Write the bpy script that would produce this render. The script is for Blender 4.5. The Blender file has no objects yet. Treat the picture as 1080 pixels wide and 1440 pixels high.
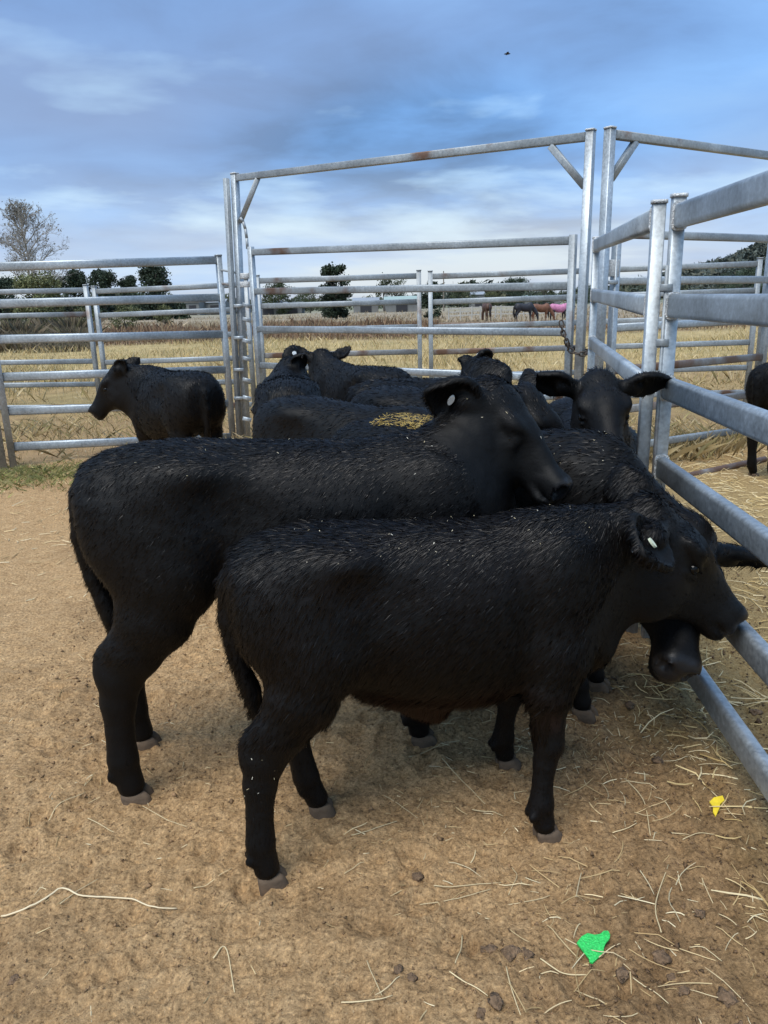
import bpy, math, random
import numpy as np
from mathutils import Matrix, Vector

# ------------------------------------------------------------------ camera, world, sun, exposure
SC = bpy.context.scene
COL = SC.collection
F, CX, CY, CAMH = 1082.0, 540.0, 720.0, 1.42
PITCH, ROLL = math.radians(15.7), math.radians(1.56)
_r = np.array([1.0, 0, 0]); _f = np.array([0, math.cos(PITCH), -math.sin(PITCH)]); _d = np.array([0, -math.sin(PITCH), -math.cos(PITCH)])
_c, _s = math.cos(ROLL), math.sin(ROLL)
CR = _r*_c + _d*_s; CD = -_r*_s + _d*_c
EYE = np.array([0, 0, CAMH])
cam_d = bpy.data.cameras.new('camera'); cam = bpy.data.objects.new('camera', cam_d); COL.objects.link(cam)
cam_d.sensor_fit = 'HORIZONTAL'; cam_d.sensor_width = 36.0; cam_d.lens = 36.0*F/1080.0
cam_d.clip_start = 0.05; cam_d.clip_end = 9000
m = Matrix(((CR[0], -CD[0], -_f[0], 0), (CR[1], -CD[1], -_f[1], 0), (CR[2], -CD[2], -_f[2], CAMH), (0, 0, 0, 1)))
cam.matrix_world = m
SC.camera = cam
SC.view_settings.view_transform = 'Standard'; SC.view_settings.look = 'None'
SC.view_settings.gamma = 1.0; SC.view_settings.use_curve_mapping = False
SC.view_settings.exposure = 1.32
SC.render.engine = 'CYCLES'
SC.cycles.use_denoising = True
SC.cycles.max_bounces = 6; SC.cycles.diffuse_bounces = 3; SC.cycles.glossy_bounces = 3
SC.cycles.caustics_reflective = False; SC.cycles.caustics_refractive = False

SUN_EL, SUN_AZ = math.radians(62), math.radians(215)      # azimuth clockwise from +Y
W = bpy.data.worlds.new('World'); SC.world = W; W.use_nodes = True
nt = W.node_tree; nt.nodes.clear()
def N(t, tree=None, **kw):
    n = (tree or nt).nodes.new(t)
    for k, v in kw.items(): setattr(n, k, v)
    return n
def build_world():
    L = nt.links.new
    out = N('ShaderNodeOutputWorld'); bg = N('ShaderNodeBackground')
    sky = N('ShaderNodeTexSky'); sky.sky_type = 'NISHITA'; sky.sun_disc = False
    sky.sun_elevation = SUN_EL; sky.sun_rotation = SUN_AZ; sky.air_density = 1.4; sky.dust_density = 1.5
    sk = N('ShaderNodeVectorMath', operation='SCALE'); sk.inputs['Scale'].default_value = 0.05
    L(sky.outputs[0], sk.inputs[0])
    tc = N('ShaderNodeTexCoord'); sep = N('ShaderNodeSeparateXYZ'); L(tc.outputs['Generated'], sep.inputs[0])
    ab = N('ShaderNodeMath', operation='MAXIMUM'); ab.inputs[1].default_value = 0.0; L(sep.outputs[2], ab.inputs[0])
    ad = N('ShaderNodeMath', operation='ADD'); ad.inputs[1].default_value = 0.12; L(ab.outputs[0], ad.inputs[0])
    dx = N('ShaderNodeMath', operation='DIVIDE'); L(sep.outputs[0], dx.inputs[0]); L(ad.outputs[0], dx.inputs[1])
    dy = N('ShaderNodeMath', operation='DIVIDE'); L(sep.outputs[1], dy.inputs[0]); L(ad.outputs[0], dy.inputs[1])
    cb = N('ShaderNodeCombineXYZ'); L(dx.outputs[0], cb.inputs[0]); L(dy.outputs[0], cb.inputs[1])
    def noise(scale, det, rough, off, dist=0.0):
        mp = N('ShaderNodeMapping'); mp.inputs['Location'].default_value = off; L(cb.outputs[0], mp.inputs[0])
        n = N('ShaderNodeTexNoise'); n.inputs['Scale'].default_value = scale; n.inputs['Detail'].default_value = det
        n.inputs['Roughness'].default_value = rough; n.inputs['Distortion'].default_value = dist
        L(mp.outputs[0], n.inputs['Vector']); return n
    def ramp(src, stops):
        r = N('ShaderNodeValToRGB'); e = r.color_ramp.elements
        while len(e) < len(stops): e.new(0.5)
        for el, (p, c) in zip(e, stops): el.position = p; el.color = (*c, 1)
        L(src, r.inputs[0]); return r
    n1 = noise(0.30, 5, 0.48, (19.96, -12.28, 13.15), 0.15)
    n2 = noise(0.55, 6, 0.50, (3.76, -19.07, -4.95), 0.25)
    n3 = noise(0.22, 3, 0.5, (2.49, -0.08, -18.87), 0.2)
    n4 = noise(1.7, 6, 0.55, (-13.91, 17.28, -17.72), 0.3)
    ad4 = N('ShaderNodeMath', operation='MULTIPLY_ADD'); ad4.inputs[1].default_value = 0.30; L(n4.outputs[0], ad4.inputs[0]); L(n1.outputs[0], ad4.inputs[2])
    # sheet of stratocumulus: slate-blue bellies, lavender greys, bright breaks
    belly = ramp(ad4.outputs[0], [(0.52, (0.045, 0.098, 0.205)), (0.61, (0.074, 0.170, 0.355)), (0.70, (0.108, 0.240, 0.470)), (0.84, (0.17, 0.31, 0.50))])
    lav = N('ShaderNodeMixRGB'); lav.inputs[2].default_value = (0.120, 0.150, 0.235, 1)
    lr = ramp(n3.outputs[0], [(0.46, (0, 0, 0)), (0.62, (0.75, 0.75, 0.75))]); L(lr.outputs[0], lav.inputs[0]); L(belly.outputs[0], lav.inputs[1])
    ad5 = N('ShaderNodeMath', operation='MULTIPLY_ADD'); ad5.inputs[1].default_value = 0.09; L(n4.outputs[0], ad5.inputs[0]); L(n2.outputs[0], ad5.inputs[2])
    gap = ramp(ad5.outputs[0], [(0.545, (0, 0, 0)), (0.67, (0.85, 0.85, 0.85))])
    brt = N('ShaderNodeMixRGB'); brt.inputs[2].default_value = (0.27, 0.39, 0.49, 1); L(gap.outputs[0], brt.inputs[0]); L(lav.outputs[0], brt.inputs[1])
    # paler towards the horizon all round, as under any broken overcast
    hz = N('ShaderNodeMapRange'); hz.inputs[1].default_value = 0.0; hz.inputs[2].default_value = 0.18; hz.inputs[3].default_value = 0.85; hz.inputs[4].default_value = 0.0
    hz.interpolation_type = 'SMOOTHSTEP'
    L(ab.outputs[0], hz.inputs[0])
    hn = N('ShaderNodeMath', operation='MULTIPLY'); L(hz.outputs[0], hn.inputs[0])
    hr = ramp(n2.outputs[0], [(0.30, (0.45, 0.45, 0.45)), (0.62, (1, 1, 1))]); L(hr.outputs[0], hn.inputs[1])
    hm = N('ShaderNodeMixRGB'); hm.inputs[2].default_value = (0.335, 0.355, 0.37, 1); L(hn.outputs[0], hm.inputs[0]); L(brt.outputs[0], hm.inputs[1])
    mx = N('ShaderNodeMixRGB'); mx.inputs[0].default_value = 0.86; L(sk.outputs[0], mx.inputs[1]); L(hm.outputs[0], mx.inputs[2])
    L(mx.outputs[0], bg.inputs[0]); bg.inputs[1].default_value = 1.0
    L(bg.outputs[0], out.inputs[0])
build_world()
sd = bpy.data.lights.new('sun', 'SUN'); sd.energy = 1.5; sd.angle = math.radians(40); sd.color = (1.0, 0.955, 0.89)
so = bpy.data.objects.new('sun', sd); COL.objects.link(so)
sdir = Vector((math.sin(SUN_AZ)*math.cos(SUN_EL), math.cos(SUN_AZ)*math.cos(SUN_EL), math.sin(SUN_EL)))
so.rotation_euler = sdir.to_track_quat('Z', 'Y').to_euler(); so.location = sdir*50

# ------------------------------------------------------------------ helpers
RNG = np.random.default_rng(7)
random.seed(7)
def ray(x, y):
    return _f + CR*((x-CX)/F) + CD*((y-CY)/F)
def at(x, y, Y):
    r = ray(x, y); return EYE + r*(Y/r[1])
def atz(x, y, z=0.0):
    r = ray(x, y); return EYE + r*((z-CAMH)/r[2])
def project(P):
    q = np.asarray(P, float) - EYE; z = q@_f
    return CX + F*(q@CR)/z, CY + F*(q@CD)/z, z
def unit(v):
    v = np.asarray(v, float); return v/max(np.linalg.norm(v), 1e-9)

def _hash(ix, iy, seed):
    h = (ix.astype(np.int64)*374761393 + iy.astype(np.int64)*668265263 + seed*982451653) & 0x7fffffff
    h = ((h ^ (h >> 13))*1274126177) & 0x7fffffff
    return ((h ^ (h >> 16)) & 0xffff)/65535.0
def vnoise(x, y, seed=0):
    ix = np.floor(x); iy = np.floor(y); fx = x-ix; fy = y-iy
    fx = fx*fx*fx*(fx*(fx*6-15)+10); fy = fy*fy*fy*(fy*(fy*6-15)+10)
    a = _hash(ix, iy, seed); b = _hash(ix+1, iy, seed); c = _hash(ix, iy+1, seed); d = _hash(ix+1, iy+1, seed)
    return (a+(b-a)*fx)*(1-fy) + (c+(d-c)*fx)*fy - 0.5
def fbm(x, y, scale, octs=4, rough=0.5, seed=0):
    s = 0; a = 1.0
    for i in range(octs):
        s = s + a*vnoise(x*scale + 17.3*i, y*scale - 9.1*i, seed+i); scale *= 2.03; a *= rough
    return s
def sstep(a, b, x):
    t = np.clip((x-a)/(b-a), 0, 1); return t*t*(3-2*t)

FENCE = [(0.93, 0.90), (1.075, 3.0), (1.53, 5.65)]
def fence_x(y):
    return np.interp(y, [p[1] for p in FENCE], [p[0] for p in FENCE])
_hp = np.random.default_rng(12)
PRINTS = [(_hp.uniform(-1.3, 1.0), _hp.uniform(1.1, 3.4), _hp.uniform(0, 6.28), _hp.uniform(.034, .05)) for _ in range(150)]
def hoof_prints(x, y):
    z = np.zeros_like(x); near = np.argwhere((y > .9) & (y < 3.6) & (np.abs(x) < 1.5))[:, 0]
    if len(near) == 0: return z
    xn, yn = x[near], y[near]; zn = np.zeros(len(near))
    for px, py, a, r in PRINTS:
        m_ = (np.abs(xn-px) < 2.2*r) & (np.abs(yn-py) < 2.2*r)
        if not m_.any(): continue
        dx, dy = xn[m_]-px, yn[m_]-py; u = (dx*math.cos(a)+dy*math.sin(a))/(r*1.25); v = (-dx*math.sin(a)+dy*math.cos(a))/r; d = np.sqrt(u*u+v*v)
        zn[m_] += -.010*(1-sstep(.55, 1.0, d))*(.55+.45*sstep(.03, .22, np.abs(v))) + .006*np.exp(-((d-1.15)/.22)**2)
    z[near] = zn; return z
def ground_z(x, y):
    x = np.atleast_1d(np.asarray(x, float)); y = np.atleast_1d(np.asarray(y, float))
    yy = np.maximum(y, 0)
    base = np.interp(yy, [0, 13, 30, 65, 200, 420, 3000], [0, 0, -0.35, -1.05, -2.7, -5.2, -7.0])
    near = 1 - sstep(7, 14, np.hypot(x, y))
    yard = fbm(x, y, 1.1, 3, 0.5, 3)*0.030 + fbm(x, y, 6.0, 3, 0.55, 11)*0.013
    soft = fbm(x, y, 19, 3, 0.6, 21)*0.010 + fbm(x, y, 55, 3, 0.65, 31)*0.010
    soft = soft + hoof_prints(x, y)
    far = fbm(x, y, 0.05, 3, 0.5, 41)*0.5*sstep(16, 60, yy)
    return base + near*(yard + soft) + (1-near)*fbm(x, y, 0.9, 2, 0.5, 51)*0.05*(1-sstep(30, 60, yy)) + far
def gz(x, y): return float(ground_z(np.array([x]), np.array([y]))[0])

def mesh_from(name, V, Fc, mat=None, smooth=False, parent=None, loc=None):
    me = bpy.data.meshes.new(name)
    V = np.asarray(V, float)
    if isinstance(Fc, np.ndarray):
        n, k = Fc.shape
        me.vertices.add(len(V)); me.vertices.foreach_set('co', V.astype(np.float32).ravel())
        me.loops.add(n*k); me.loops.foreach_set('vertex_index', Fc.astype(np.int32).ravel())
        me.polygons.add(n); me.polygons.foreach_set('loop_start', np.arange(0, n*k, k, dtype=np.int32))
        me.update(calc_edges=True)
    else:
        me.from_pydata([tuple(v) for v in V], [], Fc); me.update()
    if smooth: me.polygons.foreach_set('use_smooth', np.ones(len(me.polygons), dtype=bool))
    if mat: me.materials.append(mat)
    o = bpy.data.objects.new(name, me); COL.objects.link(o)
    if parent: o.parent = parent
    if loc is not None: o.location = loc
    return o
def set_attr(o, name, vals):
    a = o.data.attributes.new(name, 'FLOAT', 'POINT'); a.data.foreach_set('value', np.asarray(vals, np.float32))
def set_col(o, name, cols):
    a = o.data.attributes.new(name, 'FLOAT_COLOR', 'POINT')
    c = np.ones((len(cols), 4), np.float32); c[:, :3] = cols; a.data.foreach_set('color', c.ravel())
def empty(name, loc):
    o = bpy.data.objects.new(name, None); COL.objects.link(o); o.location = loc; o.empty_display_size = 0.1; return o
def tag(o, label=None, cat=None, group=None, kind=None):
    if label: o['label'] = label
    if cat: o['category'] = cat
    if group: o['group'] = group
    if kind: o['kind'] = kind
    return o

# ------------------------------------------------------------------ materials
def mat_new(name):
    mt = bpy.data.materials.new(name); mt.use_nodes = True
    return mt, mt.node_tree, mt.node_tree.nodes['Principled BSDF']
def m_plain(name, col, rough=0.6, var=0.25, scale=8.0, metallic=0.0, bump=0.0, bscale=40.0):
    mt, t, b = mat_new(name); L = t.links.new
    tc = N('ShaderNodeTexCoord', t); n = N('ShaderNodeTexNoise', t); n.inputs['Scale'].default_value = scale; n.inputs['Detail'].default_value = 5
    L(tc.outputs['Object'], n.inputs['Vector'])
    r = N('ShaderNodeValToRGB', t); r.color_ramp.elements[0].position = 0.3; r.color_ramp.elements[1].position = 0.7
    r.color_ramp.elements[0].color = (*[c*(1-var) for c in col], 1); r.color_ramp.elements[1].color = (*[min(1, c*(1+var)) for c in col], 1)
    L(n.outputs[0], r.inputs[0]); L(r.outputs[0], b.inputs['Base Color'])
    b.inputs['Roughness'].default_value = rough; b.inputs['Metallic'].default_value = metallic
    if bump:
        n2 = N('ShaderNodeTexNoise', t); n2.inputs['Scale'].default_value = bscale; n2.inputs['Detail'].default_value = 4; L(tc.outputs['Object'], n2.inputs['Vector'])
        bp = N('ShaderNodeBump', t); bp.inputs['Strength'].default_value = bump; bp.inputs['Distance'].default_value = 0.02
        L(n2.outputs[0], bp.inputs['Height']); L(bp.outputs[0], b.inputs['Normal'])
    return mt
def m_vcol(name, rough=0.85, spec=0.2, attr='tone', trans=False):
    mt, t, b = mat_new(name)
    a = N('ShaderNodeAttribute', t); a.attribute_name = attr
    t.links.new(a.outputs['Color'], b.inputs['Base Color']); b.inputs['Roughness'].default_value = rough
    b.inputs['Specular IOR Level'].default_value = spec
    return mt
def m_galv(name, col=(0.36, 0.40, 0.43), rust=0.0):
    mt, t, b = mat_new(name); L = t.links.new
    tc = N('ShaderNodeTexCoord', t)
    v = N('ShaderNodeTexNoise', t); v.inputs['Scale'].default_value = 55; v.inputs['Detail'].default_value = 6; v.inputs['Roughness'].default_value = 0.65
    L(tc.outputs['Object'], v.inputs['Vector'])
    w = N('ShaderNodeTexNoise', t); w.inputs['Scale'].default_value = 3.5; w.inputs['Detail'].default_value = 6; L(tc.outputs['Object'], w.inputs['Vector'])
    mx = N('ShaderNodeMath', t, operation='ADD'); L(v.outputs[0], mx.inputs[0]); L(w.outputs[0], mx.inputs[1])
    r = N('ShaderNodeValToRGB', t); e = r.color_ramp.elements; e.new(0.5); e.new(0.6)
    for el, (p, k) in zip(e, [(0.36, 0.62), (0.47, 0.92), (0.55, 1.12), (0.68, 1.6)]):
        el.position = p; el.color = (*[min(0.95, c*k) for c in col], 1)
    hf = N('ShaderNodeMath', t, operation='MULTIPLY'); hf.inputs[1].default_value = 0.5; L(mx.outputs[0], hf.inputs[0]); L(hf.outputs[0], r.inputs[0])
    # drips and scuffs of white zinc bloom
    s = N('ShaderNodeTexNoise', t); s.inputs['Scale'].default_value = 9; s.inputs['Detail'].default_value = 8; s.inputs['Roughness'].default_value = 0.75
    L(tc.outputs['Object'], s.inputs['Vector'])
    sr = N('ShaderNodeValToRGB', t); sr.color_ramp.elements[0].position = 0.62; sr.color_ramp.elements[1].position = 0.72; L(s.outputs[0], sr.inputs[0])
    sm = N('ShaderNodeMixRGB', t); sm.inputs[2].default_value = (0.62, 0.64, 0.65, 1); L(r.outputs[0], sm.inputs[1])
    sf = N('ShaderNodeMath', t, operation='MULTIPLY'); sf.inputs[1].default_value = 0.6; L(sr.outputs[0], sf.inputs[0]); L(sf.outputs[0], sm.inputs[0])
    last = sm.outputs[0]
    if rust:
        q = N('ShaderNodeTexNoise', t); q.inputs['Scale'].default_value = 2.2; q.inputs['Detail'].default_value = 7; L(tc.outputs['Object'], q.inputs['Vector'])
        qr = N('ShaderNodeValToRGB', t); qr.color_ramp.elements[0].position = 0.62-0.3*rust; qr.color_ramp.elements[1].position = 0.72-0.3*rust; L(q.outputs[0], qr.inputs[0])
        qm = N('ShaderNodeMixRGB', t); qm.inputs[2].default_value = (0.13, 0.075, 0.05, 1); L(qr.outputs[0], qm.inputs[0]); L(last, qm.inputs[1]); last = qm.outputs[0]
    L(last, b.inputs['Base Color'])
    b.inputs['Metallic'].default_value = 0.55 if not rust else 0.2
    rr = N('ShaderNodeMapRange', t); rr.inputs[3].default_value = 0.34; rr.inputs[4].default_value = 0.62; L(v.outputs[0], rr.inputs[0]); L(rr.outputs[0], b.inputs['Roughness'])
    bp = N('ShaderNodeBump', t); bp.inputs['Strength'].default_value = 0.12; bp.inputs['Distance'].default_value = 0.004; L(v.outputs[0], bp.inputs['Height']); L(bp.outputs[0], b.inputs['Normal'])
    return mt
M = {}
M['galv'] = m_galv('galvanised_steel')
M['galv_dull'] = m_galv('galvanised_steel_weathered', (0.27, 0.30, 0.32), 0.12)
M['galv_rust'] = m_galv('galvanised_steel_rusty', (0.22, 0.22, 0.22), 0.62)
M['weld'] = m_plain('weld_bead', (0.55, 0.57, 0.58), 0.5, 0.3, 90, 0.4, 0.5, 160)
M['iron'] = m_plain('chain_iron', (0.07, 0.055, 0.045), 0.55, 0.35, 60, 0.6)
M['straw'] = m_vcol('straw', 0.7, 0.3)
M['grass'] = m_vcol('grass_blades', 0.8, 0.25)
M['leaf'] = m_vcol('leaves', 0.7, 0.25)
M['bark'] = m_plain('bark', (0.10, 0.085, 0.07), 0.9, 0.35, 6, 0, 0.6, 20)
M['palebark'] = m_plain('pale_bark', (0.33, 0.30, 0.26), 0.9, 0.3, 6, 0, 0.5, 20)
M['hoof'] = m_plain('dusty_hoof_horn', (0.105, 0.072, 0.046), 0.9, 0.3, 30, 0, 0.15, 120)
M['eye'] = m_plain('eye_wet', (0.003, 0.0028, 0.0028), 0.09, 0.2, 30); M['eye'].node_tree.nodes['Principled BSDF'].inputs['Specular IOR Level'].default_value = 0.22
M['tagwhite'] = m_plain('tag_white_plastic', (0.75, 0.76, 0.74), 0.4, 0.08, 60)
M['tagpale'] = m_plain('tag_pale_green_plastic', (0.60, 0.66, 0.52), 0.45, 0.15, 60)

def m_coat(name, strand=False, base=(0.0008, 0.0008, 0.0010), brown=(0.030, 0.012, 0.007)):
    mt, t, b = mat_new(name); L = t.links.new
    a = N('ShaderNodeAttribute', t); a.attribute_name = 'brown'
    tc = N('ShaderNodeTexCoord', t)
    mx = N('ShaderNodeMixRGB', t); mx.inputs[1].default_value = (*base, 1); mx.inputs[2].default_value = (*brown, 1); L(a.outputs['Fac'], mx.inputs[0])
    b.inputs['Specular IOR Level'].default_value = 0.22
    if strand:
        b.inputs['Roughness'].default_value = 0.43; b.inputs['Specular IOR Level'].default_value = 0.30; L(mx.outputs[0], b.inputs['Base Color'])
        return mt
    z = N('ShaderNodeAttribute', t); z.attribute_name = 'nose'
    m2 = N('ShaderNodeMixRGB', t); m2.inputs[2].default_value = (0.017, 0.0165, 0.0175, 1); L(z.outputs['Fac'], m2.inputs[0]); L(mx.outputs[0], m2.inputs[1])
    L(m2.outputs[0], b.inputs['Base Color'])
    rr = N('ShaderNodeMapRange', t); rr.inputs[3].default_value = 0.60; rr.inputs[4].default_value = 0.28; L(z.outputs['Fac'], rr.inputs[0]); L(rr.outputs[0], b.inputs['Roughness'])
    mp = N('ShaderNodeMapping', t); mp.inputs['Scale'].default_value = (28, 90, 60); mp.inputs['Rotation'].default_value = (0, 0.6, 0); L(tc.outputs['Object'], mp.inputs[0])
    n = N('ShaderNodeTexNoise', t); n.inputs['Scale'].default_value = 1.0; n.inputs['Detail'].default_value = 5; n.inputs['Roughness'].default_value = 0.7; L(mp.outputs[0], n.inputs['Vector'])
    bp = N('ShaderNodeBump', t); bp.inputs['Strength'].default_value = 0.22; bp.inputs['Distance'].default_value = 0.008; L(n.outputs[0], bp.inputs['Height']); L(bp.outputs[0], b.inputs['Normal'])
    return mt
M['coat'] = m_coat('black_hide'); M['strand'] = m_coat('black_hair', True)

def m_ground():
    mt, t, b = mat_new('yard_dirt_and_paddock'); L = t.links.new
    g = N('ShaderNodeNewGeometry', t)
    def noise(scale, det=5, rough=0.6):
        n = N('ShaderNodeTexNoise', t); n.inputs['Scale'].default_value = scale; n.inputs['Detail'].default_value = det; n.inputs['Roughness'].default_value = rough
        L(g.outputs['Position'], n.inputs['Vector']); return n.outputs[0]
    def ramp(src, stops):
        r = N('ShaderNodeValToRGB', t); e = r.color_ramp.elements
        while len(e) < len(stops): e.new(0.5)
        for el, (p, c) in zip(e, stops): el.position = p; el.color = (*c, 1)
        L(src, r.inputs[0]); return r.outputs[0]
    def mix(f, a, c, blend='MIX'):
        x = N('ShaderNodeMixRGB', t); x.blend_type = blend
        if isinstance(f, float): x.inputs[0].default_value = f
        else: L(f, x.inputs[0])
        L(a, x.inputs[1]); L(c, x.inputs[2]); return x.outputs[0]
    def attr(nm):
        a = N('ShaderNodeAttribute', t); a.attribute_name = nm; return a
    big = noise(1.6, 5); grit = noise(95, 6, 0.78); mid = noise(16, 6, 0.65); fine = noise(260, 3, 0.6)
    sand = ramp(mid, [(0.22, (0.36, 0.225, 0.110)), (0.47, (0.44, 0.283, 0.142)), (0.75, (0.51, 0.345, 0.185))])
    gr = ramp(grit, [(0.34, (0.26, 0.235, 0.22)), (0.45, (0.82, 0.81, 0.80)), (0.55, (1.10, 1.09, 1.08)), (0.65, (1.62, 1.60, 1.55))])
    sand = mix(1.0, sand, gr, 'MULTIPLY')
    fl = ramp(fine, [(0.62, (0, 0, 0)), (0.70, (1, 1, 1))])
    pale = N('ShaderNodeRGB', t); pale.outputs[0].default_value = (0.56, 0.44, 0.29, 1)
    fm = N('ShaderNodeMath', t, operation='MULTIPLY'); fm.inputs[1].default_value = 0.55; L(fl, fm.inputs[0])
    sand = mix(fm.outputs[0], sand, pale.outputs[0])
    dark = ramp(mid, [(0.3, (0.135, 0.083, 0.041)), (0.55, (0.26, 0.162, 0.081)), (0.75, (0.36, 0.235, 0.122))])
    dark = mix(0.8, dark, gr, 'MULTIPLY')
    col = mix(attr('damp').outputs['Fac'], sand, dark)
    hay = ramp(grit, [(0.3, (0.16, 0.105, 0.045)), (0.5, (0.33, 0.235, 0.105)), (0.7, (0.47, 0.36, 0.18))])
    col = mix(attr('hay').outputs['Fac'], col, hay)
    fieldc = attr('tone')
    fn = ramp(noise(2.2, 8, 0.7), [(0.3, (0.6, 0.6, 0.6)), (0.52, (1, 1, 1)), (0.7, (1.25, 1.25, 1.25))])
    fld = mix(1.0, fieldc.outputs['Color'], fn, 'MULTIPLY')
    col = mix(attr('field').outputs['Fac'], col, fld)
    L(col, b.inputs['Base Color']); b.inputs['Roughness'].default_value = 0.95; b.inputs['Specular IOR Level'].default_value = 0.12
    bp = N('ShaderNodeBump', t); bp.inputs['Strength'].default_value = 1.0; bp.inputs['Distance'].default_value = 0.009; L(grit, bp.inputs['Height'])
    bp2 = N('ShaderNodeBump', t); bp2.inputs['Strength'].default_value = 0.6; bp2.inputs['Distance'].default_value = 0.012; L(noise(48, 5, 0.6), bp2.inputs['Height']); L(bp.outputs[0], bp2.inputs['Normal'])
    L(bp2.outputs[0], b.inputs['Normal'])
    return mt
M['ground'] = m_ground()

# ------------------------------------------------------------------ ground
def axis_lines(lo, hi, step, ext_lo, ext_hi, grow):
    a = list(np.arange(lo, hi, step)); s = step
    while a[-1] < ext_hi: s *= grow; a.append(a[-1]+s)
    s = step
    b = [lo]
    while b[-1] > ext_lo: s *= grow; b.append(b[-1]-s)
    return np.array(b[:0:-1] + a)
def field_tone(x, y):
    """dry paddock colours: short stubble, golden rank grass, rusty weeds, pale far pasture"""
    n = fbm(x, y, 0.22, 3, 0.55, 71)*6
    yy = y + n
    stops = [0, 9, 11.5, 15, 34, 40, 62, 75, 150, 420, 3000]
    cols = np.array([(0.30, 0.20, 0.10), (0.30, 0.205, 0.105), (0.335, 0.235, 0.115), (0.42, 0.31, 0.145), (0.41, 0.31, 0.15), (0.22, 0.15, 0.095), (0.20, 0.135, 0.09), (0.28, 0.22, 0.15), (0.30, 0.25, 0.185), (0.22, 0.23, 0.17), (0.14, 0.17, 0.16)])
    c = np.stack([np.interp(yy, stops, cols[:, k]) for k in range(3)], -1)
    g = sstep(0.12, 0.5, fbm(x, y, 0.6, 3, 0.5, 77)+0.1)[:, None]
    return c*(1-0.3*g) + np.array([0.20, 0.19, 0.075])*0.3*g
def damp_amount(x, y):
    fx = fence_x(y)
    d = sstep(0.05, 0.75, x+0.35*fbm(x, y, 1.3, 3, 0.5, 5))*(1-sstep(3.0, 5.5, y))*0.72
    d = d + sstep(0.08, 0.45, fbm(x, y, 2.3, 4, 0.55, 8))*0.35
    return np.clip(d, 0, 1)
def hay_amount(x, y):
    fx = fence_x(y)
    h = sstep(-0.30, 0.25, x-fx + 0.45*fbm(x, y, 1.5, 3, 0.5, 15))*(1-sstep(5.0, 8.5, y))
    return np.clip(h, 0, 1)*0.85
def build_ground():
    xs = axis_lines(-1.15, 1.35, 0.0085, -2600, 2600, 1.075)
    ys = axis_lines(1.05, 2.9, 0.0085, -30, 3000, 1.045)
    X, Y = np.meshgrid(xs, ys); nx, ny = len(xs), len(ys)
    x, y = X.ravel(), Y.ravel()
    z = ground_z(x, y)
    idx = np.arange(nx*ny).reshape(ny, nx)
    q = np.stack([idx[:-1, :-1], idx[:-1, 1:], idx[1:, 1:], idx[1:, :-1]], -1).reshape(-1, 4)
    o = mesh_from('ground', np.stack([x, y, z], -1), q, M['ground'], True)
    set_attr(o, 'damp', damp_amount(x, y)); set_attr(o, 'hay', hay_amount(x, y))
    n = fbm(x, y, 0.5, 3, 0.5, 19)*2.5
    f = np.maximum(sstep(6.2, 9.0, y+n*0.6), sstep(3.5, 9, -x)*sstep(6, 7, y))
    set_attr(o, 'field', f); set_col(o, 'tone', field_tone(x, y))
    tag(o, 'sandy brown yard dirt running out into dry golden paddock', 'ground', kind='structure')
build_ground()

# ------------------------------------------------------------------ steel yard panels and gates
def prism(a, b, w, h, up=None, ch=0.28, rnd=2):
    """bar from a to b: w across, h along up; chamfered edges"""
    a = np.asarray(a, float); b = np.asarray(b, float); d = unit(b-a)
    if up is None: up = np.array([0, 0, 1.0]) if abs(d[2]) < 0.8 else np.array([0, 1.0, 0])
    sd_ = unit(np.cross(d, up)); u = unit(np.cross(sd_, d))
    prof = []
    r = min(w, h)*ch
    for cx, cy, a0 in ((w/2-r, h/2-r, 0), (-w/2+r, h/2-r, 90), (-w/2+r, -h/2+r, 180), (w/2-r, -h/2+r, 270)):
        for i in range(rnd+1):
            t = math.radians(a0 + 90*i/rnd); prof.append((cx+r*math.cos(t), cy+r*math.sin(t)))
    n = len(prof)
    V = [p + sd_*x + u*y for p in (a, b) for x, y in prof]
    Fc = [(i, (i+1) % n, n+(i+1) % n, n+i) for i in range(n)] + [tuple(range(n-1, -1, -1)), tuple(range(n, 2*n))]
    return V, Fc
def bar(name, a, b, w, h, mat, parent, origin, up=None, ch=0.28, rnd=2):
    V, Fc = prism(a, b, w, h, up, ch, rnd)
    o = mesh_from(name, np.array(V)-origin, Fc, mat, False, parent)
    me = o.data; sm = np.ones(len(me.polygons), bool); sm[-2:] = False; me.polygons.foreach_set('use_smooth', sm)
    return o
def join_parts(parts):
    V = []; Fc = []
    for v, f in parts:
        k = len(V); V += list(v); Fc += [tuple(i+k for i in q) for q in f]
    return np.array(V), Fc
def ring_bead(a, d, w, h, t=0.012):
    """weld collar round a bar end"""
    return prism(np.asarray(a)-unit(d)*t*0.5, np.asarray(a)+unit(d)*t*0.5, w, h, None, 0.3, 2)

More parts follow.
